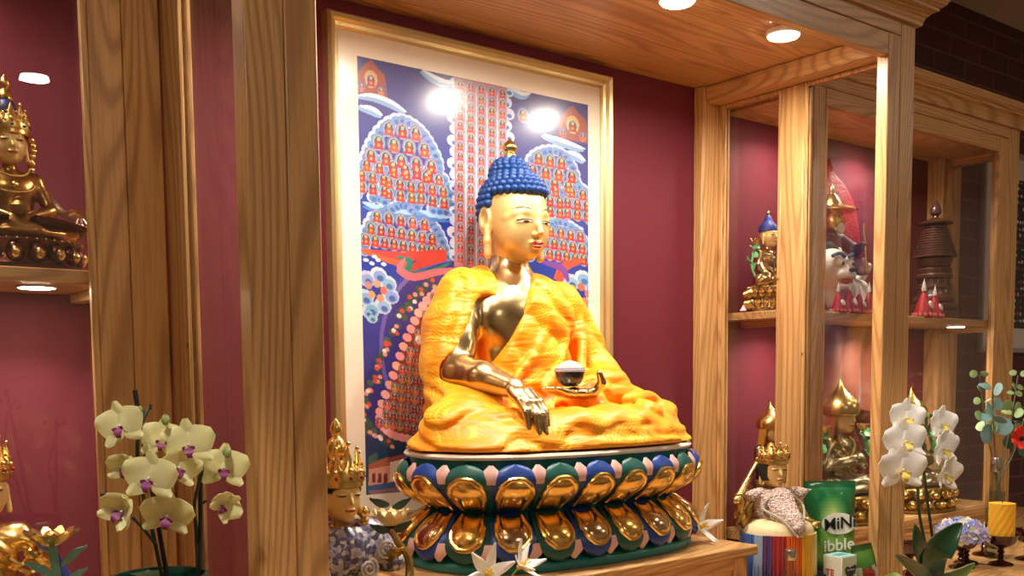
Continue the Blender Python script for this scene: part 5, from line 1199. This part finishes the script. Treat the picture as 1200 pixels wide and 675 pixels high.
MB().lathe([(.048, CT), (.050, CT+.004), (.060, cz-.03), (.062, cz-.004), (.064, cz), (.058, cz), (.055, cz-.02), (.0, cz-.022)], (oc.x, oc.y, 0), 40).build('pot', mat('dark_green_glaze', (14, 66, 52), .15, coat=.6), oy)
MB().lathe([(.056, cz-.021), (.03, cz-.014), (0, cz-.012)], (oc.x, oc.y, 0), 24).build('potting_bark', mat('bark', (70, 52, 40), .9, bump=1, bscale=120), oy)
P = lambda x, y, Y=OY: at(x, y, Y)
pb1, pb2 = P(196, 676), P(234, 676)
MB().tube([pb1, P(158, 457)], .0032, 8).build('stake', STAKE, oy); MB().tube([pb2, P(236, 508)], .0030, 8).build('stake', STAKE, oy)
MB().tube(bez([P(190, 676), P(176, 610, OY-.01), P(163, 560, OY-.01), P(162, 510, OY-.008), P(172, 482, OY-.005), P(176, 478)], 24), .0026, 8).build('flower_stem', STEMD, oy)
MB().tube(bez([P(232, 676, OY+.004), P(230, 620), P(228, 590, OY-.01), P(238, 545, OY-.01), P(238, 520), P(252, 514)], 24), .0026, 8).build('flower_stem', STEMD, oy)
MB().tube(bez([P(184, 640, OY-.008), P(170, 622, OY-.012), P(155, 606, OY-.014)], 8), .002, 6).build('flower_stem', STEMD, oy)
for x, y, dx, dz, roll, s, op, dY in ((142, 500, -.72, .05, -.25, .029, 1, -.02), (190, 516, -.10, .05, .15, .027, 1, -.015), (221, 522, -.05, .0, -.1, .031, 1, -.035), (262, 549, .05, .0, .12, .030, 1, -.02), (176, 561, -.5, -.05, .1, .032, 1, -.045), (208, 548, .5, -.1, .3, .027, .7, -.03), (145, 600, -.95, .1, .6, .029, .35, -.03), (196, 603, -.15, -.35, .2, .031, .85, -.035), (262, 592, .3, -.25, .9, .023, .6, -.02), (150, 548, -.9, -.3, .3, .024, .5, -.005)):
    orchid(oy, P(x, y, OY+dY), (-.33+dx*.8, -.90, dz), roll, s*1.17, YEL, LIPM, COLW, op)
for x, y, s in ((164, 480, .0062), (194, 492, .0090), (234, 516, .0060), (266, 530, .0095)): bud(oy, P(x, y, OY-.03), (-.2, -.6, .7), s, BUDG)
for x0, y0, x1, y1 in ((176, 480, 178, 474), (252, 514, 254, 509), (130, 598, 118, 580), (238, 590, 242, 588)): MB().tube([P(x0, y0, OY-.01), P((x0+x1)/2, y1-1, OY-.012), P(x1, y1, OY-.012)], [.0018, .0016, .0024], 6).build('stem_tip', STEMD, oy)
MB().grid(lambda u, v: (-1.004+.06*(u-.5)*math.sin(min(1, v+.1)*PI*.88), OY+.02+.13*v, cz-.01+.05*v-.09*v*v), 8, 10, thick=.003).build('leaf', mat('orchid_leaf', (24, 70, 40), .35, coat=.3), oy)

WY_ = -.68
ow = thing('white_orchid', 'tall white orchid with two flower sprays and broad dark leaves before the niche corner post', 'orchid', (.845, WY_, CT))
P = lambda x, y, Y=WY_: at(x, y, Y)
LEAFD = mat('orchid_leaf', (24, 70, 40), .35, coat=.3)
pc = Vector((.845, WY_, 0)); MB().lathe([(.045, CT), (.047, CT+.004), (.058, CT+.045), (.060, CT+.05), (.054, CT+.05), (.05, CT+.040), (0, CT+.039)], (pc.x, pc.y, 0), 36).build('pot', mat('cream_glazed_pot', (200, 190, 160), .3, coat=.4), ow)
b0 = Vector((pc.x, pc.y, CT+.039))
MB().tube(bez([b0, P(1085, 640), P(1076, 590), P(1078, 540), P(1086, 505), P(1094, 490), P(1070, 478)], 30), .0034, 8).build('flower_stem', STEMD, ow)
MB().tube(bez([b0+Vector((.01, 0, 0)), P(1094, 640), P(1086, 580), P(1081, 530), P(1085, 500), P(1088, 488), P(1110, 492)], 30), .0034, 8).build('flower_stem', STEMD, ow)
YC = mat('orchid_yellow_throat', (214, 190, 90), .5)
for x, y, dx, dz, roll, s, op, dY in ((1061, 491, .1, .15, .1, .056, .85, -.02), (1060, 518, -.05, .0, -.1, .062, 1, -.035), (1057, 551, -.1, -.05, 0, .066, 1, -.05), (1102, 498, .35, .1, .1, .056, .8, -.02), (1103, 527, .45, .0, -.1, .060, .75, -.03), (1106, 556, .5, -.1, .1, .060, .7, -.04)):
    orchid(ow, P(x, y, WY_+dY), (-.50+dx, -.85, dz), roll, s*.86, WHI, YC, YC, op)
bud(ow, P(1064, 474), (-.2, -.2, 1), .016, BUDG); bud(ow, P(1086, 486), (-.2, -.5, .6), .010, BUDG)
def leaf(parent, pts, w, m, nrm=(-.5, -.85, .1)):
    C_ = bez(pts, 14); nn = Vector(nrm).normalized()
    def f(u, v):
        k = min(int(v*14), 13); p = C_[k].lerp(C_[k+1], v*14-k); t = (C_[k+1]-C_[k]).normalized(); sd = t.cross(nn).normalized(); a = (u-.5)*2
        ww = w*math.sin(min(1, v*.94+.06)**.8*PI)**.75; return p+sd*a*ww+nn*(-.25*ww*(1-a*a))
    MB().grid(f, 8, 16, thick=.004).build('leaf', m, parent)
leaf(ow, [b0, P(1097, 655, WY_-.03), P(1112, 632, WY_-.05), P(1128, 613, WY_-.06)], .036, LEAFD)
leaf(ow, [b0, P(1088, 660, WY_-.01), P(1079, 640, WY_-.02), P(1073, 615, WY_-.02)], .022, LEAFD)
leaf(ow, [b0, P(1085, 675, WY_-.03), P(1068, 662, WY_-.05), P(1051, 651, WY_-.06)], .016, LEAFD)
leaf(ow, [b0, P(1110, 680, WY_-.03), P(1128, 672, WY_-.05), P(1143, 660, WY_-.06)], .016, mat('pale_orchid_leaf', (92, 112, 58), .4))
fw = MB(); FX, FY = at(1036, 690, -.68).x, -.68
fw.grid(lambda u, v: (FX+(.060+.02*v+.010*math.sin(u*2*PI*6)*v)*math.cos(u*2*PI), FY+(.060+.02*v+.010*math.sin(u*2*PI*6+1)*v)*math.sin(u*2*PI), CT+.0005+(.074+.010*math.sin(u*2*PI*5))*v), 60, 8, thick=.0025)
gp = thing('wrapped_plant', 'low plant wrapped in translucent pale green paper at the foot of the corner post', 'plant', (FX, FY, CT))
fw.build('wrapping_paper', mat('pale_green_paper', (176, 196, 108), .4, trans=.25), gp)
for k in range(7): a = k*.9; leaf(gp, [(FX+.01*math.cos(a), FY+.01*math.sin(a), CT+.01), (FX+.03*math.cos(a), FY+.03*math.sin(a), CT+.055), (FX+.055*math.cos(a), FY+.055*math.sin(a), CT+.070)], .016, mat('pale_leaf', (150, 176, 84), .5), (math.cos(a), math.sin(a), .4))

def lily(label, p, d, roll, s, splay=(1, 1, 1, 1, 1, 1)):
    t = thing('white_lily', label, 'flower', tuple(p)); M = face_matrix(Vector(p)+Vector((0, 0, .012)), d, roll, s); m = MB()
    for k in range(6):
        Mp = M @ Matrix.Rotation(k*PI/3, 4, 'Y') @ Matrix.Rotation(math.radians(18+14*(k % 2))*splay[k], 4, 'X'); m.grid(petal_fn(1.0, .40 if k % 2 else .33, .25, .55, .25), 6, 10, thick=.03, M=Mp)
    m.build('petals', WHI, t); c = MB(); c.lathe([(0, -.25), (.10, -.18), (.14, 0), (.06, .18)], seg=10, M=M @ Matrix.Rotation(PI/2, 4, 'X'))
    for k in range(5): a = k*1.26; c.tube([M @ Vector((.03*math.cos(a), -.1, .03*math.sin(a))), M @ Vector((.09*math.cos(a), -.33, .09*math.sin(a)))], .02*s, 5).ball((.09*math.cos(a), -.34, .09*math.sin(a)), .035, 6, 4, M=M)
    c.build('yellow_centre', mat('lily_yellow', (236, 196, 70), .6), t)
    MB().tube([M @ Vector((0, .1, 0)), M @ Vector((0, .45, -.15)), M @ Vector((.05, .7, -.35))], .035*s, 6).build('stalk', BUDG, t)
lily('open white artificial lily on the plinth front with one upright broad petal', (at(572, 668, -.50).x, -.50, TP+.014), (-.4, -.8, .35), .25, .058)
lily('crumpled white artificial lily on the plinth before the third lower petal, yellow throat showing', (at(610, 664, -.488).x, -.492, TP+.018), (.3, -.6, .5), .9, .050)
lily('white artificial lily lying alone near the end of the plinth beside the pedestal', (at(822, 624, -.40).x-.012, -.405, TP+.022), (.25, -.9, .3), .5, .060)

# ------------------------------------------------------------------ goblets, candle, hydrangea, vase, bottles
RUBY = mat('dark_ruby_glass', (66, 12, 16), .06, coat=.8, trans=.35)
def goblet_proto():
    t = thing('ruby_goblet', 'dark ruby glass goblet holding the yellow twisted candle', 'goblet', group='ruby goblets on the counter')
    MB().lathe([(.034, 0), (.035, .002), (.030, .006), (.010, .012), (.007, .018), (.010, .024), (.007, .030), (.011, .037), (.007, .044), (.012, .050)], seg=28).build('stem', RUBY, t)
    MB().lathe([(.0, .0502), (.018, .0505), (.034, .060), (.043, .074), (.046, .088), (.0435, .088), (.040, .076), (.030, .064), (0, .058)], seg=32).build('bowl', RUBY, t); return t
gb = goblet_proto(); gcx, gcy = 1.425, -.55; gb.location = (gcx, gcy, CT+.0005)
GOB = [((1.298, -.50), 'dark ruby glass goblet holding the lilac hydrangea heads'), ((1.10, -.46), 'dark ruby glass goblet behind the white orchid leaves'), ((1.372, -.475), 'dark ruby glass goblet between the hydrangea and the candle goblet'), ((1.565, -.56), 'dark ruby glass goblet at the picture edge, under the red poppy'), ((1.545, -.44), 'dark ruby glass goblet behind the candle goblet')]
for (x, y), lab in GOB: dup(gb, (x, y, CT+.0005), 0, None, lab)
ca = thing('twisted_candle', 'yellow twisted pillar candle standing in a ruby goblet', 'candle', (gcx, gcy, CT+.066)); cm = MB()
def cfn(u, v):
    a = u*2*PI; z = .112*v; r = .0365*(1-.06*abs(math.cos(a*6-z*95))**.5*1.0)*(1 if 0 < v < 1 else .97); return (gcx+r*math.cos(a), gcy+r*math.sin(a), CT+.0665+z)
cm.grid(cfn, 120, 30); cm.lathe([(.036, CT+.1783), (.03, CT+.1795), (0, CT+.1785)], (gcx, gcy, 0), 40, caps=False).lathe([(0, CT+.0665), (.036, CT+.0667)], (gcx, gcy, 0), 40, caps=False)
cm.build('wax', mat('beeswax_yellow', (236, 176, 44), .5), ca); MB().tube([(gcx, gcy, CT+.178), (gcx+.001, gcy, CT+.190)], .0014, 6).build('wick', mat('wick', (90, 70, 60), .8), ca)
hyx, hyy, hyz = 1.298, -.50, CT+.094
hy = thing('hydrangea_heads', 'cluster of lilac and cream hydrangea flowers in a ruby goblet', 'flowers', (hyx, hyy, hyz-.03))
hm = [mat('hydrangea_'+n_, c_, .6) for n_, c_ in (('lilac', (178, 166, 214)), ('blue', (150, 158, 216)), ('cream', (226, 226, 200)), ('pale_green', (204, 214, 160)))]
fm_ = MB(); fm_.ball((hyx, hyy, hyz), (.050, .048, .028), 14, 10, mi=3)
for k in range(70):
    ph = math.acos(1-1.15*(k+.5)/70); th = k*2.39996; d = Vector((math.sin(ph)*math.cos(th), math.sin(ph)*math.sin(th), math.cos(ph)))
    p = Vector((hyx, hyy, hyz))+Vector((d.x*.068, d.y*.064, d.z*.042)); M = Matrix.Translation(p) @ d.to_track_quat('Z', 'Y').to_matrix().to_4x4() @ Matrix.Rotation(k, 4, 'Z') @ Matrix.Rotation(random.uniform(-.4, .4), 4, 'X')
    mi = 2 if d.x > .1 and random.random() < .5 else random.choice((0, 0, 1, 1, 2))
    for q in range(4): fm_.grid(lambda u, v: ((u-.5)*.020*math.sin(min(1, v+.2)*PI*.8), .002+.016*v, .004*v*v), 3, 3, mi=mi, thick=.0006, M=M @ Matrix.Rotation(q*PI/2, 4, 'Z'))
fm_.build('florets', hm, hy); MB().tube([(hyx, hyy, hyz-.005), (hyx, hyy, hyz-.034)], .008, 8).build('stalk', BUDG, hy)

CLEAR = glass('clear_bottle_glass', (.90, .93, .92)); STEEL = mat('silver_cap', (200, 200, 200), .25, 1.0)
vx, vy = 1.70, -.40
va = thing('glass_vase', 'slim clear glass vase holding eucalyptus and a red poppy', 'vase', (vx, vy, CT))
MB().lathe([(0, CT+.001), (.030, CT+.001), (.032, CT+.01), (.024, CT+.06), (.018, CT+.12), (.024, CT+.18), (.022, CT+.18), (.016, CT+.12), (.021, CT+.06), (.028, CT+.014), (0, CT+.012)], (vx, vy, 0), 32).build('glass', CLEAR, va)
EUL = mat('eucalyptus_blue_green', (112, 150, 148), .5, var=.2, vscale=50); EUG = mat('eucalyptus_fresh_green', (146, 176, 116), .5, var=.2, vscale=50); EUS = mat('eucalyptus_stem', (104, 100, 74), .6)
def eucalyptus(label, tip_px, leaves, m, rl, tipY):
    t = thing('eucalyptus_spray', label, 'plant', (vx, vy, CT+.02), 'eucalyptus sprays in the vase')
    A = Vector((vx+random.uniform(-.008, .008), vy, CT+.02)); B = at(*tip_px, tipY); C_ = bez([A, A+Vector((0, 0, .17)), A.lerp(B, .6)+Vector((0, 0, .04)), B], 24); MB().tube(C_, .0022, 6).build('stem', EUS, t)
    for k in range(leaves):
        i = min(24, int(24-(24-15)*k/leaves)); p = C_[i]; tt = (C_[min(24, i+1)]-C_[i-1]).normalized(); r = rl*(1-.35*(k < 3))
        for sd in (-1, 1):
            an = k*1.5+(sd > 0)*PI+random.uniform(-.3, .3); s1 = tt.cross(Vector((math.cos(an), math.sin(an), .2))).normalized(); s2 = tt.cross(s1); out = (s1+tt*.4).normalized(); nn = Vector((-.45+random.uniform(-.5, .5), -.8, random.uniform(-.3, .6))).normalized(); s2 = out.cross(nn).normalized(); nn = s2.cross(out).normalized()
            M = Matrix((s2, nn, out)).transposed().to_4x4(); M.translation = p
            MB().grid(lambda u, v: ((u-.5)*2*r*math.sqrt(max(0, 1-(2*v-1)**2))*.98+.0001*(u-.5), .12*r*math.sin(v*PI), .006+v*2*r), 6, 8, thick=.0012, M=M).build('leaf', m, t)
eucalyptus('fresh green eucalyptus spray rising highest in the vase before the corner post', (1193, 440), 6, EUG, .017, -.42)
eucalyptus('eucalyptus spray with large blue-green round leaves leaning out of the vase', (1163, 458), 4, EUL, .031, -.44)
eucalyptus('pale green eucalyptus tip leaning furthest from the vase towards the white orchid', (1148, 440), 5, EUG, .018, -.40)
eucalyptus('dark green eucalyptus spray at the picture edge beside the red poppy', (1203, 480), 6, mat('eucalyptus_dark', (60, 84, 70), .5), .024, -.40)
po = thing('red_poppy', 'red poppy with a dark centre in the vase at the picture edge', 'flower', (vx+.01, vy, CT+.02)); pp = at(1197, 514, -.45)
MB().tube(bez([(vx+.01, vy, CT+.02), (vx+.012, vy, CT+.20), pp+Vector((.0, .03, -.05)), pp+Vector((0, .012, 0))], 14), .002, 6).build('stem', EUS, po)
m = MB(); M = face_matrix(pp, (-.5, -.8, .25), 0, .038)
for k in range(6): m.grid(petal_fn(1.0, 1.05, .45, 0, .3), 6, 8, thick=.03, M=M @ Matrix.Rotation(k*PI/3+.2*(k % 2), 4, 'Y') @ Matrix.Rotation(.15*(k % 2), 4, 'X'))
m.build('petals', mat('poppy_red', (226, 44, 30), .5, var=.15, vscale=60), po); MB().ball((0, -.14, 0), (.2, .14, .2), 10, 8, M=M).build('dark_centre', mat('poppy_dark', (40, 22, 24), .7), po)
def bottle(label, x, y, h, r, liquid, name='glass_bottle'):
    t = thing(name, label, 'bottle', (x, y, CT)); z = CT+.0005
    MB().lathe([(0, 0), (r*.9, 0), (r, .004), (r, h*.52), (r*.85, h*.62), (r*.46, h*.74), (r*.44, h*.9), (r*.38, h*.9), (r*.38, h*.75), (r*.9, h*.5), (r*.92, .01), (0, .008)], (x, y, z), 32).build('glass', CLEAR, t)
    MB().lathe([(0, .0085), (r*.90, .0105), (r*.88, h*.48), (0, h*.48)], (x, y, z), 28).build('liquid', liquid, t)
    MB().lathe([(r*.52, h*.86), (r*.54, h*.865), (r*.54, h*.985), (r*.48, h), (0, h)], (x, y, z), 28).build('cap', STEEL, t)
WATER = glass('clear_water', (.86, .9, .88), 0, 1.2)
bottle('clear glass bottle with a silver cap standing behind the twisted candle', 1.525, -.48, .300, .028, WATER)
bottle('small bottle of pinkish drink with a silver cap before the rainbow fringe', .398, -.585, .164, .0235, mat('pinkish_drink', (196, 110, 92), .2, trans=.5), 'drink_bottle')

# ------------------------------------------------------------------ snack pouch, box, small packet
def text_mesh(txt, size, M, name, m, parent, shear=0.0):
    cu = bpy.data.curves.new('lettering_source', 'FONT'); cu.body = txt; cu.size = size; cu.align_x = 'CENTER'; cu.align_y = 'CENTER'; cu.extrude = .0006; cu.shear = shear; cu.offset = size*.012
    o = bpy.data.objects.new('lettering_source', cu); COL.objects.link(o); me = bpy.data.meshes.new_from_object(o.evaluated_get(bpy.context.evaluated_depsgraph_get())); bpy.data.objects.remove(o); bpy.data.curves.remove(cu)
    me.transform(M); me.materials.clear(); me.materials.append(m); return link(name, me, parent)
bgx, bgy, bgz = .656, -.512, CT+.0005; yaw = -.62
BM = Matrix.Translation((bgx, bgy, bgz)) @ Matrix.Rotation(yaw, 4, 'Z') @ Matrix.Rotation(-.06, 4, 'X'); BW, BH = .128, .292
bg = thing('snack_pouch', 'shiny green snack pouch with bold black lettering propped beside the rainbow fringe', 'snack bag', (bgx, bgy, CT))
def pouch(side):
    def f(u, v):
        a = (u-.5)*2; e = max(0, 1-abs(a)**3.0)*max(0, math.sin(min(1, max(0, (v*1.06-.03)))*PI))**.55
        return (a*BW/2*(1-.05*math.sin(v*PI)), side*(.027*e+.0012)+.003*math.sin(a*9+v*14)*e, v*BH)
    return f
mb = MB()
for side in (-1, 1):
    f = pouch(side); nu, nv = 24, 36; w_ = nv+1; v = [Vector(f(i/nu, j/nv)) for i in range(nu+1) for j in range(nv+1)]
    for i in range(nu):
        for j in range(nv):
            u_, t_ = (i+.5)/nu, (j+.5)/nv; dd = math.hypot((u_-.50)*1.0, (t_-.68)*1.5)
            c = (18, 104, 58) if t_ > .62 else (70, 140, 50)
            k = max(0, 1-dd/.34); c = tuple(c[q]*(1-k)+(232, 236, 130)[q]*k for q in range(3))
            if t_ < .58: k = min(1, (.58-t_)/.12); c = tuple(c[q]*(1-k)+(150, 196, 90)[q]*k for q in range(3))
            if t_ < .36: k = min(1, (.36-t_)/.1); c = tuple(c[q]*(1-k)+(30, 110, 70)[q]*k for q in range(3))
            if t_ > .95: c = (14, 84, 50)
            q = [i*w_+j, (i+1)*w_+j, (i+1)*w_+j+1, i*w_+j+1]; mb.add([v[x] for x in q], [[0, 1, 2, 3] if side < 0 else [3, 2, 1, 0]], M=BM, col=lin(*c))
po_ = mb.build('pouch', attr_mat('printed_foil', .28, coat=.5), bg)
bm_ = bmesh.new(); bm_.from_mesh(po_.data); bmesh.ops.remove_doubles(bm_, verts=bm_.verts, dist=1e-5); bm_.to_mesh(po_.data); bm_.free()
BLK = mat('black_print', (18, 20, 18), .4); WPR = mat('white_print', (238, 240, 230), .4); FR = BM @ Matrix.Translation((0, -.0325, 0)) @ Matrix.Rotation(PI/2, 4, 'X')
MB().lathe([(0, -.0004), (.042, -.0004), (.042, .0)], seg=32, M=FR @ Matrix.Translation((.012, .190, -.0022)), sy=.62).build('white_patch', WPR, bg)
text_mesh('MiNi', .040, FR @ Matrix.Translation((.012, .190, .0006)) @ Matrix.Rotation(.12, 4, 'Z'), 'lettering', BLK, bg, .1)
text_mesh('ibble', .040, FR @ Matrix.Translation((.010, .138, -.001)) @ Matrix.Rotation(.10, 4, 'Z'), 'lettering', WPR, bg, .1)
bx, by = .598, -.577; XM = Matrix.Translation((bx, by, CT+.0005)) @ Matrix.Rotation(-.04, 4, 'Z')
tb = thing('tea_box', 'small white carton with a dark violet label before the green pouch', 'box', (bx, by, CT)); CARD = mat('white_carton', (220, 222, 206), .55); TEALP = mat('pale_teal_print', (150, 206, 206), .5); VIO = mat('violet_label', (58, 40, 84), .4); REDP = mat('red_print', (190, 60, 60), .5)
MB().box(-.029, .029, -.026, .026, 0, .128, .0015, M=XM).build('carton', CARD, tb); MB().box(-.028, .028, -.025, .025, .1281, .1286, .0001, M=XM).build('printed_lid', TEALP, tb)
MB().box(-.018, .018, -.010, .010, .1287, .129, .0001, M=XM).build('lid_band', mat('teal_print', (84, 150, 160), .5), tb)
lbl = [(-.034, .0), (-.028, -.016), (-.012, -.026), (.008, -.026), (.026, -.016), (.036, .004), (.030, .012), (.0, .005), (-.026, .010)]
MB().prism([(x*.62+.004, z*.72+.098) for x, z in lbl], -.0268, -.0263, M=XM).build('violet_label', VIO, tb)
MB().tube([XM @ Vector((-.010+.0014*k, -.0271, .096+.0022*math.sin(k*2.3)+.0012*math.sin(k*.9))) for k in range(21)], .0006, 5).build('label_script', WPR, tb)
MB().box(-.018, .022, -.0268, -.0263, .046, .060, .0001, M=XM).build('teal_stripe', TEALP, tb)
text_mesh('TE', .022, XM @ Matrix.Translation((-.0294, .006, .088)) @ Matrix.Rotation(-PI/2, 4, 'Z') @ Matrix.Rotation(PI/2, 4, 'X'), 'lettering', REDP, tb)
kx, ky = .676, -.606; KM = Matrix.Translation((kx, ky, CT+.0005)) @ Matrix.Rotation(-.5, 4, 'Z') @ Matrix.Rotation(-.16, 4, 'Y') @ Matrix.Rotation(.0, 4, 'X')
pk = thing('small_packet', 'small white and green packet with a red round mark leaning behind the carton', 'packet', (kx, ky, CT)); mb = MB()
for sd in (-1, 1):
    f = lambda u, v, sd=sd: ((u-.5)*.066*(1-.25*v**4), sd*(.012*math.sin(u*PI)*math.sin(min(1, v*1.1)*PI)**.6*(v < .91)+.0008)+.004*max(0, v-.7)*math.sin(u*11), v*.150)
    v_ = [Vector(f(i/12, j/20)) for i in range(13) for j in range(21)]
    for i in range(12):
        for j in range(20):
            q = [i*21+j, (i+1)*21+j, (i+1)*21+j+1, i*21+j+1]; c = (86, 132, 58) if j > 11+1.5*math.sin(i*.8) else (216, 208, 208)
            if j > 17: c = (60, 96, 44)
            mb.add([v_[x] for x in q], [[0, 1, 2, 3] if sd < 0 else [3, 2, 1, 0]], M=KM, col=lin(*c))
wr_ = mb.build('wrapper', attr_mat('printed_foil', .28, coat=.5), pk); bm_ = bmesh.new(); bm_.from_mesh(wr_.data); bmesh.ops.remove_doubles(bm_, verts=bm_.verts, dist=1e-5); bm_.to_mesh(wr_.data); bm_.free()
mb = MB(); mb.lathe([(.012, 0), (.016, 0), (.016, .0006), (.012, .0006)], seg=24, M=KM @ Matrix.Translation((.004, -.0122, .078)) @ Matrix.Rotation(PI/2, 4, 'X')).build('red_ring', REDP, pk)
MB().box(-.006, .014, -.0128, -.0120, .075, .080, .0001, M=KM).build('red_bar', REDP, pk); MB().box(-.010, .010, -.0118, -.0108, .040, .046, .0001, M=KM).build('grey_bar', mat('grey_print', (120, 120, 130), .5), pk)

# ------------------------------------------------------------------ framed picture on the brick wall beyond the cabinets
wp = thing('wall_picture', 'white-framed dark picture with rows of small pale marks on the brick wall', 'picture', (2.82, .04, .06)); X0, X1, Z0, Z1 = 2.40, 3.25, .075, .86
frame_moulding(X0, X1, Z0, Z1, .0445, .022, .022, 'frame', mat('grey_white_frame', (150, 146, 142), .5), wp)
MB().box(X0+.02, X1-.02, .034, .0445, Z0+.02, Z1-.02, .001).build('mat_board', mat('grey_white_mount', (196, 190, 186), .7), wp)
mb = MB(); mb.box(X0+.10, X1-.10, .0325, .0335, Z0+.10, Z1-.10, .0002, mi=0)
for r in range(22):
    for c in range(26):
        if random.random() < .75: x = X0+.125+c*.0235; z = Z0+.125+r*.026; mb.box(x, x+random.uniform(.006, .016), .0319, .0326, z, z+random.uniform(.004, .014), .0001, mi=random.choice((1, 1, 2, 3)))
mb.build('print', [mat('ink_black', (18, 18, 24), .4, coat=.5), mat('pale_mark', (196, 190, 196), .5), mat('purple_mark', (116, 84, 130), .5), mat('ochre_mark', (150, 110, 70), .5)], wp)
# ------------------------------------------------------------------ camera, light, colour management
cd = bpy.data.cameras.new('camera'); cam = bpy.data.objects.new('camera', cd); COL.objects.link(cam); cam.location = CAM['c']
cam.rotation_mode = 'QUATERNION'
cam.rotation_quaternion = Matrix((AX_R, AX_U, -AX_F)).transposed().to_quaternion()
cd.sensor_fit = 'HORIZONTAL'; cd.sensor_width = 36; cd.lens = 36*CAM['f']/1200
cd.shift_x = -(CAM['px']-600)/1200; cd.shift_y = (CAM['py']-337.5)/1200
cd.clip_start = 0.02
bpy.context.scene.camera = cam
w = bpy.data.worlds.new('world'); bpy.context.scene.world = w; w.use_nodes = True
w.node_tree.nodes['Background'].inputs[0].default_value = (0.9, 0.75, 0.6, 1); w.node_tree.nodes['Background'].inputs[1].default_value = 0.05
vs = bpy.context.scene.view_settings; vs.view_transform = 'Standard'; vs.look = 'None'; vs.gamma = 1; vs.use_curve_mapping = False; vs.exposure = 0.0
for o in list(bpy.data.objects):
    if o.parent is None: o.location.z += LIFT
for o in bpy.data.objects:
    if 'base' in o: del o['base']
